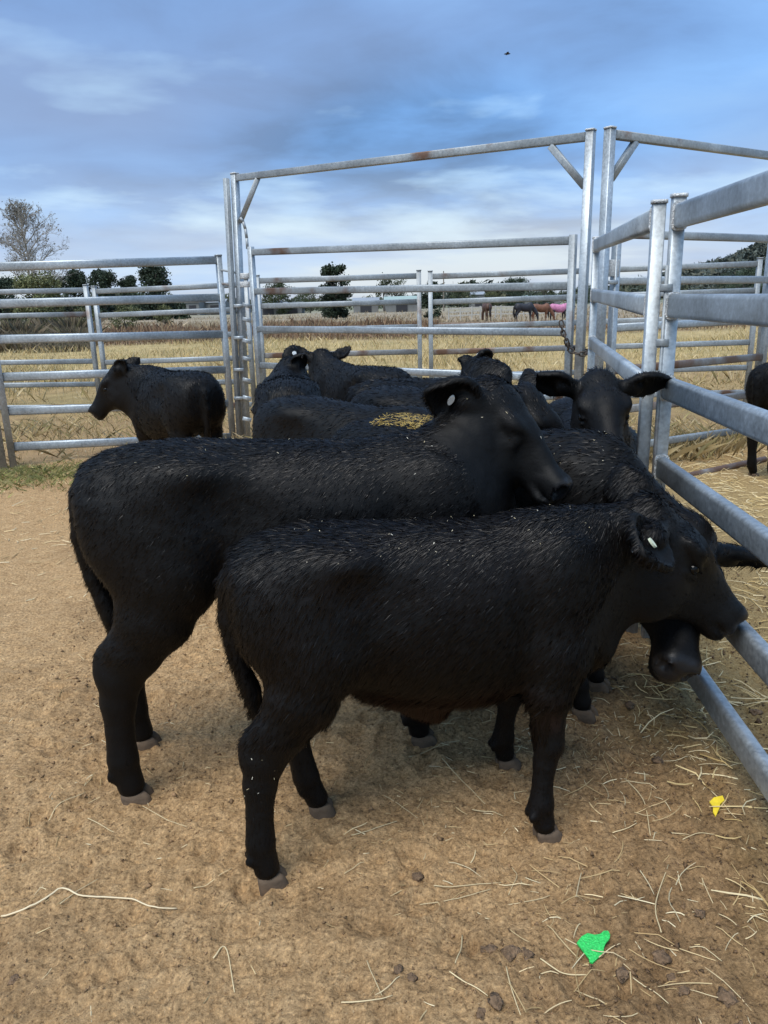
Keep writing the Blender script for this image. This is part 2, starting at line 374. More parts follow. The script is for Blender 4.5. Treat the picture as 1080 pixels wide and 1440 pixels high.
def panel(name, A, B, rails, label, cat, group, railw=0.042, railh=0.085, post=0.055, tops=None, mat='galv', near=False, posts=(1, 1), lean=0.0, rail_mats=None, foot=0.0):
    """A, B: ground points (x,y). rails: list of (zA, zB). tops: post heights"""
    A = np.array([A[0], A[1], gz(*A)]); B = np.array([B[0], B[1], gz(*B)])
    org = np.array([(A[0]+B[0])/2, (A[1]+B[1])/2, 0.0])
    root = empty(name, org); tag(root, label, cat, group)
    tops = tops or (rails[0][0]+0.06, rails[0][1]+0.06)
    d = unit([B[0]-A[0], B[1]-A[1], 0])
    for k, (P, tp) in enumerate(((A, tops[0]), (B, tops[1]))):
        if not posts[k]: continue
        pt = np.array([P[0], P[1], tp])
        bar('post', [P[0], P[1], P[2]-0.03], pt, post, post*0.9, M[mat], root, org, up=d, ch=0.12)
        bar('post_cap', pt, pt+np.array([0, 0, 0.012]), post+0.01, post*0.9+0.01, M['weld'] if near else M[mat], root, org, up=d, ch=0.2)
    for i, (za, zb) in enumerate(rails):
        a = np.array([A[0], A[1], za])+d*post*0.5; b = np.array([B[0], B[1], zb])-d*post*0.5
        mm = M[rail_mats[i]] if rail_mats else M[mat]
        rl = bar('rail', a, b, railw, railh, mm, root, org, ch=0.36, rnd=4 if near else 2)
        if near:
            for e_ in (a, b):
                V, Fc = ring_bead(e_, d, railw+0.014, railh+0.014)
                mesh_from('weld_bead', np.array(V)-org, Fc, M['weld'], False, rl)
    return root

RA = [at(322, y, 8.0)[2] for y in (365, 418, 470, 520, 568, 615)]
RAl = [at(10, y, 6.95)[2] for y in (375, 427, 477, 530, 578, 628)]
# near right-hand run
Hn = (1.67, 1.355, 1.05, 0.74, 0.43, 0.13)
pn = panel('yard_panel', (0.965, 0.90), (1.100, 2.985), [(h, h) for h in Hn], 'heavy galvanised rail panel nearest the camera at right, beside the calves\' noses', 'fence panel', 'galvanised cattle yard panels', railw=0.044, railh=0.086, post=0.047, tops=(1.74, 1.735), near=True)
Hf = [at(840, y, 5.6)[2] for y in (345, 415, 481)]
Hf += [Hf[2]-0.32, Hf[2]-0.64, Hf[2]-0.94]
panel('yard_panel', (1.045, 3.03), (1.515, 5.6), list(zip(Hn, Hf)), 'galvanised rail panel receding behind the calf that faces the camera, up to the gate posts', 'fence panel', 'galvanised cattle yard panels', railw=0.044, railh=0.083, post=0.048, tops=(1.72, 1.76), near=True)
# pin, lugs and strap joining the two near posts
for z in (1.42, 1.22, 0.58, 0.28):
    q = np.array([1.072, 2.985, z]); bar('pin_lug', q+[-.022, -.006, 0], q+[.022, -.016, 0], .022, .03, M['galv_dull'], pn, np.array(pn.location))
bar('joining_pin', [1.073, 2.972, .2], [1.071, 2.974, 1.50], .013, .013, M['galv_dull'], pn, np.array(pn.location), ch=.4)
# left run behind the lone calf
PL, PR = (-3.38, 6.92), (-1.575, 8.05)
panel('yard_panel', PL, PR, list(zip(RAl, RA)), 'six-rail galvanised panel behind the lone calf at left', 'fence panel', 'galvanised cattle yard panels', railh=0.078, post=0.06, tops=(RAl[0]+0.05, RA[0]+0.04), mat='galv')
panel('yard_panel', (-5.15, 5.85), (-3.45, 6.88), list(zip(RAl, RAl)), 'galvanised panel at the left picture edge, only its last post showing', 'fence panel', 'galvanised cattle yard panels', railh=0.078, post=0.06)

# outer run beyond the pens
def outer(xa, ya, Ya, xb, yb, Yb, label, n=6, step=None, rusty=()):
    a = at(xa, ya, Ya); b = at(xb, yb, Yb)
    rl = [(a[2]-0.305*i, b[2]-0.305*i) for i in range(n)]
    mats = ['galv_rust' if i in rusty else 'galv_dull' for i in range(n)]
    return panel('yard_panel', a[:2], b[:2], rl, label, 'fence panel', 'outer yard panels on the paddock side', railh=0.068, railw=0.04, post=0.06, mat='galv_dull', rail_mats=mats)
outer(-150, 414, 10.7, 121, 408, 10.5, 'weathered outer panel at far left edge under the bare tree')
outer(133, 410, 10.5, 346, 400, 10.2, 'weathered outer panel in front of the dark round trees at left')
outer(362, 395, 10.0, 589, 388, 9.9, 'weathered outer panel seen through the gate below the oval tree', rusty=(3,))
outer(605, 389, 9.9, 822, 381, 9.8, 'weathered outer panel seen through the gate in front of the horses', rusty=(3,))
outer(838, 380, 9.75, 1068, 371, 9.6, 'weathered outer panel at right below the wooded hill', rusty=())
outer(1080, 371, 9.6, 1300, 352, 9.3, 'outer panel cut off by the right picture edge below the hill')

def bars_thing(name, org, label, cat, group=None):
    r = empty(name, org); tag(r, label, cat, group); return r, np.array(org, float)
# gate frame
def gate_frame(name, Lb, Lt, Rb, Rt, label, brace=0.62):
    org = np.array([(Lb[0]+Rb[0])/2, (Lb[1]+Rb[1])/2, 0]); r, org = bars_thing(name, org, label, 'gate portal', 'tall galvanised gate frames')
    d = unit([Rb[0]-Lb[0], Rb[1]-Lb[1], 0])
    for Pb, Pt in ((Lb, Lt), (Rb, Rt)):
        if Pb is None: continue
        bar('post', Pb, Pt, 0.065, 0.06, M['galv'], r, org, up=d, ch=0.1)
        bar('post_cap', Pt, np.array(Pt)+[0, 0, 0.012], 0.075, 0.07, M['weld'], r, org, up=d, ch=0.2)
    a = np.array(Lt)-[0, 0, 0.035]; b = np.array(Rt)-[0, 0, 0.035]
    bar('top_rail', a+d*0.033, b-d*0.033, 0.05, 0.06, M['galv_dull'], r, org, ch=0.15)
    return r, org, d, a, b
Lb = np.array([-1.431, 8.06, -0.02]); Lt = at(330, 245, 8.06)
Rt = at(831, 184, 6.0); Rb = np.array([Rt[0]-0.02, 6.0, -0.02])
gf, go, gd, ga, gb = gate_frame('gate_portal', Lb, Lt, Rb, Rt, 'tall galvanised frame over the closed gate in the middle')
for p, sgn in ((ga, 1), (gb, -1)):
    c = p + gd*sgn*0.30; e = p - np.array([0, 0, 0.40 if sgn > 0 else 0.33]) + gd*sgn*0.03
    bar('brace', c-np.array([0, 0, 0.03]), e, 0.045, 0.05, M['galv_dull'], gf, go, ch=0.15)
F2t = at(858, 181, 5.9); F2b = np.array([F2t[0]-0.01, 5.9, -0.02]); F2rt = at(1100, 215, 7.05); F2rb = np.array([F2rt[0], 7.05, -0.02])
g2, go2, gd2, ga2, gb2 = gate_frame('gate_portal', F2b, F2t, F2rb, F2rt, 'tall galvanised frame over the side gate at right, cut by the picture edge')
bar('brace', ga2+gd2*0.27-np.array([0, 0, 0.03]), ga2-np.array([0, 0, 0.29])+gd2*0.03, 0.045, 0.05, M['galv_dull'], g2, go2, ch=0.15)
# the separate stay post with its slide bolts left of the frame
sp, spo = bars_thing('stay_post', np.array([-1.50, 8.03, 0]), 'thin steel post standing just left of the tall gate frame', 'post')
spt = at(318, 251, 8.03); bar('post', [-1.50, 8.03, -0.02], spt, 0.05, 0.045, M['galv_dull'], sp, spo, up=gd, ch=0.1)
for py in (383, 402):
    q = at(322, py, 8.03); bar('hinge_pin', q+[-0.10, 0, 0.03], q+[0.09, 0.02, -0.01], 0.02, 0.02, M['galv_dull'], sp, spo)
for py in (430, 475, 520, 560):
    q = at(336, py, 8.0); bar('lug', q+[-0.05, 0, 0], q+[0.05, 0.0, 0], 0.03, 0.035, M['galv'], sp, spo)

def gate(name, Lx, Ly, LY, Rx, RY, pl, pr, label, Rtop, rail_mats, brace=False):
    """pl/pr: pixel heights of rails at pixel columns Lx/Rx"""
    A = [at(Lx, y, LY) for y in pl]; B = [at(Rx, y, RY) for y in pr]
    org = np.array([(A[0][0]+B[0][0])/2, (LY+RY)/2, 0]); r, org = bars_thing(name, org, label, 'gate', 'galvanised yard gates')
    d = unit([B[0][0]-A[0][0], RY-LY, 0])
    for P, top in ((A, at(Lx, Ly, LY)), (B, at(Rx, Rtop, RY))):
        x, yv = P[0][0], P[0][1]
        bar('stile', [x, yv, 0.06], [x, yv, top[2]], 0.055, 0.05, M['galv'] if P is A else M['galv_dull'], r, org, up=d, ch=0.12)
    for i, (a, b) in enumerate(zip(A, B)):
        a = np.array([A[0][0], LY, a[2]]); b = np.array([B[0][0], RY, b[2]])
        bar('rail', a+d*0.028, b-d*0.028, 0.04, 0.062, M[rail_mats[i]], r, org, ch=0.3)
    return r, org, A, B, d
gm, gmo, GA, GB, gdd = gate('gate', 353, 347, 7.98, 806, 6.05, (355, 410, 463, 514, 562, 608), (338, 402, 467, 532, 594, 654),
     'closed galvanised six-rail gate under the tall middle frame', 330, ['galv_dull', 'galv_dull', 'galv', 'galv', 'galv', 'galv'])
# bent spring rod from frame to gate top, hinge plates
pts = [at(x, y, 8.0) for x, y in ((338, 306), (342, 312), (345, 322), (347, 335), (348, 350))]
for k in range(4): bar('spring_rod', pts[k], pts[k+1], 0.028, 0.028, M['galv_dull'], gm, gmo, ch=0.4)
for y in (388, 400):
    q = at(345, y, 8.0); bar('hinge_plate', q+[-0.05, 0, 0], q+[0.05, 0, 0], 0.03, 0.055, M['weld'], gm, gmo)
for y in (430, 450, 480, 505, 535, 560, 590):
    q = at(349, y, 7.97); bar('hinge_lug', q+[-0.055, 0, 0.015], q+[0.03, 0, -0.01], 0.025, 0.04, M['galv'], gm, gmo)
gs, gso, SA, SB, sdv = gate('gate', 868, 323, 5.97, 1090, 7.0, (329, 395, 461, 521, 578, 632), (336, 393, 449, 501, 553, 601),
     'side gate at right behind the near rails, with two rusty bars', 322, ['galv_dull', 'galv', 'galv', 'galv_rust', 'galv_rust', 'galv_dull'])
q = at(861, 377, 5.95); bar('latch_plate', q+[-0.05, 0, 0], q+[0.05, 0, 0], 0.02, 0.12, M['weld'], gs, gso)
bar('latch_bolt', q+[-0.07, -0.02, -0.10], q+[0.04, -0.02, -0.10], 0.02, 0.03, M['galv'], gs, gso)
# narrow brown strip along the ground by the side gate
p0, p1 = atz(945, 676), atz(1075, 648)
V, Fc = prism([p0[0], p0[1], gz(p0[0], p0[1])+0.025], [p1[0], p1[1], gz(p1[0], p1[1])+0.025], 0.05, 0.05, None, 0.45, 3)
tag(mesh_from('ground_strip', V, Fc, M['galv_rust']), 'narrow brown strip along the dirt below the side gate', 'pole')

# chain round the gate end and post
def torus_link(name, c, d, n, L, w, r, mat, parent, origin):
    d = unit(d); n = unit(n - d*np.dot(n, d)); b = np.cross(d, n)
    path = []
    for i in range(14):
        t = 2*math.pi*i/14; px = math.cos(t)*w*0.5; py = math.sin(t)*w*0.5 + math.copysign(L*0.5-w*0.5, math.sin(t)) if abs(math.sin(t)) > 1e-6 else 0
        path.append(c + n*px + d*py)
    V = []; Fc = []
    k = len(path)
    for i in range(k):
        tg = unit(path[(i+1) % k]-path[i-1]); s1 = b; s2 = np.cross(tg, b)
        for j in range(5):
            a = 2*math.pi*j/5; V.append(path[i] + (s1*math.cos(a)+s2*math.sin(a))*r)
    for i in range(k):
        for j in range(5):
            Fc.append((i*5+j, i*5+(j+1) % 5, ((i+1) % k)*5+(j+1) % 5, ((i+1) % k)*5+j))
    mesh_from(name, np.array(V)-origin, Fc, mat, True, parent)
co = at(800, 480, 5.95); chn = empty('chain', co); tag(chn, 'dark rusty chain looped round the free end of the closed gate', 'chain')
cpts = [at(x, y, Y) for x, y, Y in ((789, 452, 5.98), (791, 466, 5.96), (796, 478, 5.94), (799, 490, 5.94), (806, 496, 5.93), (815, 498, 5.92), (824, 498, 5.92), (827, 494, 6.04), (815, 492, 6.08), (803, 486, 6.08), (797, 484, 5.98))]
seq = []
for a, b in zip(cpts[:-1], cpts[1:]):
    n = max(1, int(round(np.linalg.norm(b-a)/0.040)))
    for i in range(n): seq.append((a+(b-a)*(i+0.5)/n, b-a))
for i, (c, d) in enumerate(seq):
    torus_link('link', c, d, np.array([0, 1.0, 0.2]) if i % 2 else np.array([1.0, 0.2, 0.7]), 0.052, 0.032, 0.006, M['iron'], chn, co)

# ------------------------------------------------------------------ animals: smooth-union distance fields meshed by surface nets
def smin(a, b, k):
    h = np.clip(0.5 + 0.5*(b-a)/k, 0, 1); return b + (a-b)*h - k*h*(1-h)
def cat_rom(st, n=160):
    st = np.asarray(st, float); x = st[:, 0]; xs = np.linspace(x[0], x[-1], n); out = [xs]
    for c in range(1, st.shape[1]):
        y = st[:, c]; mder = np.gradient(y, x)
        i = np.clip(np.searchsorted(x, xs)-1, 0, len(x)-2); h = x[i+1]-x[i]; t = (xs-x[i])/h
        out.append((2*t**3-3*t**2+1)*y[i] + (t**3-2*t**2+t)*h*mder[i] + (-2*t**3+3*t**2)*y[i+1] + (t**3-t**2)*h*mder[i+1])
    return np.array(out)
class Field:
    def __init__(self, lo, hi, vox):
        self.lo = np.array(lo, float); self.v = vox
        n = np.ceil((np.array(hi)-self.lo)/vox).astype(int)+1; self.n = n
        self.f = np.full(n, 0.15, np.float32)
        self.ax = [self.lo[i]+vox*np.arange(n[i]) for i in range(3)]
    def box(self, lo, hi):
        a = np.clip(((np.array(lo)-self.lo)/self.v).astype(int), 0, self.n-1); b = np.clip(np.ceil((np.array(hi)-self.lo)/self.v).astype(int)+1, 1, self.n)
        sl = tuple(slice(a[i], max(b[i], a[i]+1)) for i in range(3))
        P = np.stack(np.meshgrid(*[self.ax[i][sl[i]].astype(np.float32) for i in range(3)], indexing='ij'), -1)
        return sl, P
    def put(self, sl, d, k, mode='add'):
        g = self.f[sl]
        if mode == 'add': self.f[sl] = smin(g, d, k)
        else: self.f[sl] = -smin(-g, d, k)
    def seg(self, a, b, ra, rb, la=None, lb=None, lat=(0, 1, 0), k=0.03, mode='add'):
        a = np.asarray(a, float); b = np.asarray(b, float); la = la or ra; lb = lb or rb; R = max(ra, rb, la, lb)+k+2*self.v
        sl, P = self.box(np.minimum(a, b)-R, np.maximum(a, b)+R)
        ab = b-a; q = P-a.astype(np.float32); t = np.clip((q@ab.astype(np.float32))/max(ab@ab, 1e-9), 0, 1)
        q = q - t[..., None]*ab.astype(np.float32)
        lat = unit(lat); ql = q@lat.astype(np.float32); rest2 = np.maximum((q*q).sum(-1)-ql*ql, 0)
        r1 = ra+(rb-ra)*t; r2 = la+(lb-la)*t
        kk = np.sqrt(rest2/(r1*r1) + ql*ql/(r2*r2)); self.put(sl, (kk-1)*np.minimum(r1, r2), k, mode)
    def chain(self, pts, lat=(0, 1, 0), k=0.03):
        """connected tapered segments, joined plainly to one another and blended once into the rest"""
        C_ = np.array([p[0] for p in pts]); R = max(max(p[1], p[2]) for p in pts)+k+2*self.v
        sl, P = self.box(C_.min(0)-R, C_.max(0)+R); best = np.full(P.shape[:3], 9.0, np.float32); lat = unit(lat).astype(np.float32)
        for (a, ra, la), (b_, rb, lb) in zip(pts[:-1], pts[1:]):
            a = np.asarray(a, np.float32); ab = np.asarray(b_, np.float32)-a; q = P-a; t = np.clip((q@ab)/max(float(ab@ab), 1e-9), 0, 1); q = q-t[..., None]*ab
            ts = t*t*(3-2*t); ql = q@lat; r1 = ra+(rb-ra)*ts; r2 = la+(lb-la)*ts
            d = (np.sqrt(np.maximum((q*q).sum(-1)-ql*ql, 0)/(r1*r1)+ql*ql/(r2*r2))-1)*np.minimum(r1, r2); best = smin(best, d, .006)
        self.put(sl, best, k)
    def ell(self, c, r, axes=None, k=0.02, mode='add'):
        c = np.asarray(c, float); R = max(r)+k+2*self.v; sl, P = self.box(c-R, c+R); q = P-c.astype(np.float32)
        if axes is not None: q = q@np.asarray(axes, np.float32).T
        kk = np.sqrt(((q/np.array(r, np.float32))**2).sum(-1)); self.put(sl, (kk-1)*min(r), k, mode)
    def loft(self, st, org=(0, 0, 0), axes=None, n=2.2, k=0.03, scale=1.0):
        """stations: x, top, bottom, halfwidth in a local frame (rows of axes = local x,y,z)"""
        S = cat_rom(st)*scale; org = np.asarray(org, float)
        A = np.eye(3) if axes is None else np.asarray(axes, float)
        ex = np.array([[x, y, z] for x in (S[0][0], S[0][-1]) for y in (-S[3].max(), S[3].max()) for z in (S[2].min(), S[1].max())])@A + org
        sl, P = self.box(ex.min(0)-k-2*self.v, ex.max(0)+k+2*self.v)
        q = (P-org.astype(np.float32))@A.T.astype(np.float32)
        x = q[..., 0]; over = np.maximum(S[0][0]-x, 0)+np.maximum(x-S[0][-1], 0)
        top = np.interp(x, S[0], S[1]); bot = np.interp(x, S[0], S[2]); w = np.maximum(np.interp(x, S[0], S[3]), 0.012*scale)
        h = np.maximum((top-bot)/2, 0.012*scale); zc = (top+bot)/2
        kk = ((np.abs(q[..., 1])/w)**n + (np.abs(q[..., 2]-zc)/h)**n)**(1/n)
        self.put(sl, (kk-1)*np.minimum(w, h) + over, k)
    def mesh(self, smooth=2):
        f = self.f; s = f < 0; nx, ny, nz = f.shape
        c = [s[i:nx-1+i, j:ny-1+j, k:nz-1+k] for i in (0, 1) for j in (0, 1) for k in (0, 1)]
        cnt = sum(a.astype(np.int8) for a in c); act = (cnt > 0) & (cnt < 8)
        ci = np.argwhere(act); idx = -np.ones(act.shape, np.int64); idx[act] = np.arange(len(ci))
        acc = np.zeros((len(ci), 3)); num = np.zeros(len(ci))
        corner = [(i, j, k) for i in (0, 1) for j in (0, 1) for k in (0, 1)]
        for e0 in corner:
            for ax in range(3):
                if e0[ax]: continue
                e1 = list(e0); e1[ax] = 1
                a = f[tuple((ci+np.array(e0)).T)]; b = f[tuple((ci+np.array(e1)).T)]
                m_ = (a < 0) != (b < 0); t = np.where(m_, a/np.where(m_, a-b, 1), 0)
                p = np.array(e0, float)[None]+np.zeros((len(ci), 3)); p[:, ax] += t
                acc[m_] += p[m_]; num[m_] += 1
        V = self.lo + (ci + acc/num[:, None])*self.v
        quads = []
        for ax in range(3):
            o1, o2 = [(1, 2), (2, 0), (0, 1)][ax]
            a = [slice(1, -1)]*3; a[ax] = slice(0, -1); b = [slice(1, -1)]*3; b[ax] = slice(1, None)
            sa, sb = s[tuple(a)], s[tuple(b)]
            e = np.argwhere(sa != sb); off = np.ones(3, int); off[ax] = 0; e = e+off
            d1 = np.zeros(3, int); d1[o1] = 1; d2 = np.zeros(3, int); d2[o2] = 1
            g = lambda q: idx[tuple(q.T)]
            Q = np.stack([g(e-d1-d2), g(e-d2), g(e), g(e-d1)], -1)
            flip = ~s[tuple(e.T)]; Q[flip] = Q[flip][:, ::-1]; quads.append(Q)
        Q = np.concatenate(quads); Q = Q[(Q >= 0).all(1)]
        E_ = np.concatenate([Q[:, [0, 1]], Q[:, [1, 2]], Q[:, [2, 3]], Q[:, [3, 0]]])
        for _ in range(smooth):
            sm = np.zeros_like(V); n_ = np.zeros(len(V))
            for c3 in range(3):
                sm[:, c3] = np.bincount(E_[:, 0], V[E_[:, 1], c3], len(V)) + np.bincount(E_[:, 1], V[E_[:, 0], c3], len(V))
            n_ = np.bincount(E_[:, 0], minlength=len(V))+np.bincount(E_[:, 1], minlength=len(V))
            V = V*0.5 + 0.5*sm/np.maximum(n_, 1)[:, None]
        return V, Q
def vert_normals(V, Q):
    n = np.cross(V[Q[:, 2]]-V[Q[:, 0]], V[Q[:, 3]]-V[Q[:, 1]]); vn = np.zeros_like(V)
    for j in range(4):
        for c in range(3): vn[:, c] += np.bincount(Q[:, j], n[:, c], len(V))
    return vn/np.maximum(np.linalg.norm(vn, axis=1), 1e-9)[:, None], n

TRUNK = [(-.520, .800, .70, .025), (-.505, .842, .63, .080), (-.465, .878, .57, .118), (-.40, .898, .53, .142), (-.30, .906, .49, .160), (-.20, .904, .465, .166), (-.05, .895, .405, .183),
         (.10, .886, .368, .190), (.20, .880, .375, .184), (.30, .878, .40, .170), (.40, .872, .435, .150), (.48, .845, .465, .125), (.54, .79, .52, .085), (.575, .72, .60, .03)]
HEAD = [(-.09, -.10, -.30, .10), (-.04, .0, -.36, .155), (.03, .055, -.42, .185), (.14, .105, -.50, .205), (.28, .125, -.545, .215), (.38, .125, -.55, .218), (.47, .108, -.51, .192), (.57, .080, -.44, .152),
        (.68, .050, -.36, .126), (.80, .020, -.315, .124), (.88, .005, -.305, .138), (.95, -.01, -.30, .134), (.99, -.03, -.285, .116), (1.012, -.075, -.25, .075), (1.022, -.12, -.20, .03)]
HIND = [((-.320, .085, .70), .152, .078), ((-.285, .110, .60), .120, .078), ((-.312, .114, .50), .094, .066), ((-.358, .108, .415), .072, .051), ((-.390, .10, .345), .058, .044), ((-.394, .10, .28), .045, .037), ((-.388, .10, .20), .036, .032), ((-.378, .10, .115), .039, .036), ((-.364, .10, .068), .033, .033), ((-.356, .10, .040), .035, .035)]
FORE = [((.395, .085, .68), .112, .062), ((.375, .112, .53), .092, .066), ((.365, .110, .43), .066, .054), ((.376, .102, .34), .046, .041), ((.388, .10, .275), .043, .040), ((.385, .10, .22), .033, .032), ((.386, .10, .17), .029, .028), ((.392, .10, .10), .035, .033), ((.402, .10, .066), .029, .029), ((.408, .10, .040), .032, .032)]

def calf(name, label, o, yaw, s, poll, nose, vox=0.011, steps=None, ears=None, tagside=None, tagmat='tagwhite', fur=12400, fur_w=0.0028, headroll=0.0, hairlen=1.0, belly=0.0, tailbend=0.0, neckdrop=0.0, fat=1.0, L=0.43, seed=0, tagkind='disc', depth=1.0, bony=.6, neck=1.0, earw=.37, group='black calves in the yard'):
    """o: world xy; poll/nose: world points; steps: four (dx,dy) hoof offsets in calf units: hind right, hind left, fore right, fore left"""
    rng = np.random.default_rng(100+seed)
    a = math.radians(yaw); R = np.array([[math.cos(a), math.sin(a), 0], [-math.sin(a), math.cos(a), 0], [0, 0, 1]])
    O = np.array([o[0], o[1], 0.0]); loc = lambda p: (R@(np.asarray(p, float)-O))/s
    pl = loc(poll); ns = loc(nose)
    hx = unit(ns-pl); up = np.array([0, 0, 1.0]); hz = up-hx*(up@hx)
    if np.linalg.norm(hz) < 0.2: hz = np.array([1.0, 0, 0])-hx*hx[0]
    hz = unit(hz); hy = np.cross(hz, hx)
    c, q = math.cos(headroll), math.sin(headroll); hy, hz = hy*c+hz*q, hz*c-hy*q
    HA = np.array([hx, hy, hz]); hp = lambda x, y, z: pl + (np.array([x, y, z])*L)@HA
    steps = steps or [(0, 0)]*4
    lo = np.minimum([-.62, -.30, -.03], np.minimum(pl, ns)-0.24); hi = np.maximum([.64, .30, 1.0], np.maximum(pl, ns)+0.24); lo[2] = -.03
    Fd = Field(lo, hi, vox/s)
    tr = [(x, t, t-(t-b)*depth, w*fat) for x, t, b, w in TRUNK]
    Fd.loft(tr, n=2.25, k=0.03)
    # hooks, pins, shoulder blades, brisket, flank hollows
    for sy in (-1, 1):
        Fd.ell((-.245, sy*.118, .842), (.07, .045, .035), k=.06); Fd.ell((-.455, sy*.070, .79), (.05, .035, .05), k=.05)
        Fd.ell((.36, sy*.115, .69), (.10, .055, .15), k=.05); Fd.ell((-.35, sy*.105, .68), (.13, .072, .14), k=.06)
        Fd.ell((-.135, sy*(.228-.022*bony), .76), (.085, .05, .075), k=.05, mode='sub'); Fd.ell((.245, sy*.240, .72), (.03, .05, .16), k=.06, mode='sub')
    Fd.ell((.495, 0, .50), (.075, .085, .085), k=.06)
    Fd.ell((.335, 0, .862), (.11, .05, .03), k=.04)
    if belly: Fd.seg((-.18, 0, .45), (.03, 0, .375-belly), .02, .034, .02, .028, k=.07)
    # legs
    hooves = []
    for i, (ch, sy) in enumerate(((HIND, -1), (HIND, 1), (FORE, -1), (FORE, 1))):
        zt = ch[0][0][2]; dx, dy = steps[i]; pts = []
        for (p, r1, r2) in ch:
            w = max(0, 1-p[2]/zt)**0.9; pts.append((np.array([p[0]+dx*w, sy*p[1]+dy*w, p[2]]), r1, r2))
        Fd.chain(pts, k=.035)
        if ch is HIND:
            h = pts[4][0]; Fd.ell(h+np.array([-.036, 0, .040]), (.022, .020, .036), k=.03)
        e = pts[-1][0]; Fd.ell(e+np.array([-.042, .016, .035]), (.013, .011, .015), k=.015); Fd.ell(e+np.array([-.042, -.016, .035]), (.013, .011, .015), k=.015)
        hooves.append((e, pts[-2][0]))
    # neck
    nb = hp(.10, 0, -.22); n0 = np.array([.36, 0, .665]); mid = n0*.45+nb*.55 + np.array([.0, 0, -.01-neckdrop]); nl = unit(np.cross([0, 0, 1.0], nb-n0)+np.array([0, 1e-6, 0]))
    Fd.seg(n0, mid, .190*neck**.4, .150*neck, .120, .100, nl, k=.05); Fd.seg(mid, nb, .150*neck, .112, .100, .086, nl, k=.05)
    cr = hp(-.02, 0, -.04); Fd.seg((.38, 0, .80), cr*.90+n0*.10, .05, .045, .045, .05, nl, k=.06)
    th = hp(.30, 0, -.42); Fd.seg((.47, 0, .52), th, .07, .055, .05, .045, nl, k=.06)
    # head
    Fd.loft(HEAD, pl, HA, n=2.15, k=.03, scale=L)
    Fd.ell(hp(.0, 0, .03), (.055*1.0, .06, .035), HA, k=.03)
    for sy in (-1, 1):
        Fd.ell(hp(.30, sy*.185, .01), (.045, .024, .022), HA, k=.022)                    # brow
        Fd.ell(hp(.38, sy*.240, -.080), (.027, .020, .019), HA, k=.010, mode='sub'); Fd.ell(hp(.52, sy*.205, -.12), (.05, .018, .03), HA, k=.03, mode='sub')      # socket
        Fd.seg(hp(.32, sy*.212, -.028), hp(.44, sy*.192, -.062), .008, .007, k=.008)
        Fd.seg(hp(.33, sy*.208, -.135), hp(.44, sy*.190, -.112), .007, .007, k=.008)
        Fd.ell(hp(.33, sy*.165, -.36), (.075, .034, .075), HA, k=.03)                     # cheek
        Fd.ell(hp(.95, sy*.080, -.065), (.028, .020, .020), HA, k=.03)
        Fd.ell(hp(1.0, sy*.088, -.105), (.028, .017, .025), HA, k=.005, mode='sub')     # nostril
        Fd.seg(hp(.76, sy*.150, -.225), hp(1.0, sy*.085, -.235), .011, .009, k=.008, mode='sub')
    Fd.ell(hp(.90, 0, -.275), (.038, .040, .018), HA, k=.015)
    # ears
    earf = []
    for j, sy in enumerate((-1, 1)):
        dv, nv, ln = (ears[j] if ears else ((-.30, .95, .12), (.62, .25, -.35), .185))
        e = unit(np.array([dv[0], sy*dv[1], dv[2]])@HA); nn = np.array([nv[0], sy*nv[1], nv[2]])@HA; nn = unit(nn-e*(nn@e)); b = np.cross(e, nn)
        A = np.array([e, b, nn]); root = hp(.035, sy*.160, -.065); cen = root+e*ln*.56
        Fd.seg(root, root+e*ln*.35, .032, .034, k=.02)
        sl, P = Fd.box(cen-ln, cen+ln); qq = (P-cen.astype(np.float32))@A.T.astype(np.float32)
        tt_ = np.clip(qq[..., 0]/(ln*.5), -1, 1); wmul = np.where(tt_ > -.1, 1-.55*(np.maximum(tt_+.1, 0)/1.1)**1.6, 1-.30*((-tt_-.1)/.9)**1.5)
        k1 = np.sqrt((qq[..., 0]/(ln*.52))**2+(qq[..., 1]/(ln*earw*wmul))**2+(qq[..., 2]/.034)**2); d1 = (k1-1)*.034
        k2 = np.sqrt(((qq[..., 0]-.004)/(ln*.46))**2+(qq[..., 1]/(ln*(earw-.062)*wmul))**2+((qq[..., 2]-.028)/.040)**2); d2 = (k2-1)*.034
        Fd.put(sl, np.maximum(d1, -d2), .012)
        earf.append((root, e, b, nn, ln))
    # tail
    tb = tailbend
    T = [((-.470, 0, .835), .033, .035), ((-.505, tb*.2, .785), .032, .032), ((-.520, tb*.5, .68), .026, .026), ((-.505, tb*.8, .57), .023, .023), ((-.475, tb, .47), .026, .025), ((-.462, tb, .385), .019, .018)]
    Fd.chain(T, k=.012)
    V, Q = Fd.mesh(2)
    vn, _ = vert_normals(V, Q)
    hq = (V-pl)@HA.T/L
    nosem = sstep(.90, .96, hq[:, 0])*(np.abs(hq[:, 1]) < .3)*(hq[:, 2] > -.24)*(hq[:, 2] < .2)
    # coat relief: slight clumping along the surface
    V2 = V + vn*(0.0022*fbm(V[:, 0]*1.0+V[:, 1]*.6, V[:, 2]+V[:, 1]*.4, 26, 3, .6, 60+seed))[:, None]*((1-nosem)*sstep(.35, .5, V[:, 2]))[:, None]
    brown = np.clip(0.3*(1-sstep(.36, .47, V[:, 2]))*(np.abs(V[:, 0]) < .33)*(np.abs(V[:, 1]) < .2)*sstep(.30, .36, V[:, 2]) + 0.06*sstep(-.1, .4, fbm(V[:, 0], V[:, 2], 5, 3, .5, 80+seed)), 0, 1)
    z0 = gz(*o)*0.0
    body = mesh_from(name, V2*s, Q, M['coat'], True)
    body.location = (o[0], o[1], 0); body.rotation_euler = (0, 0, a)
    set_attr(body, 'nose', nosem); set_attr(body, 'brown', brown*0.35 if not belly else brown)
    tag(body, label, 'calf', group)
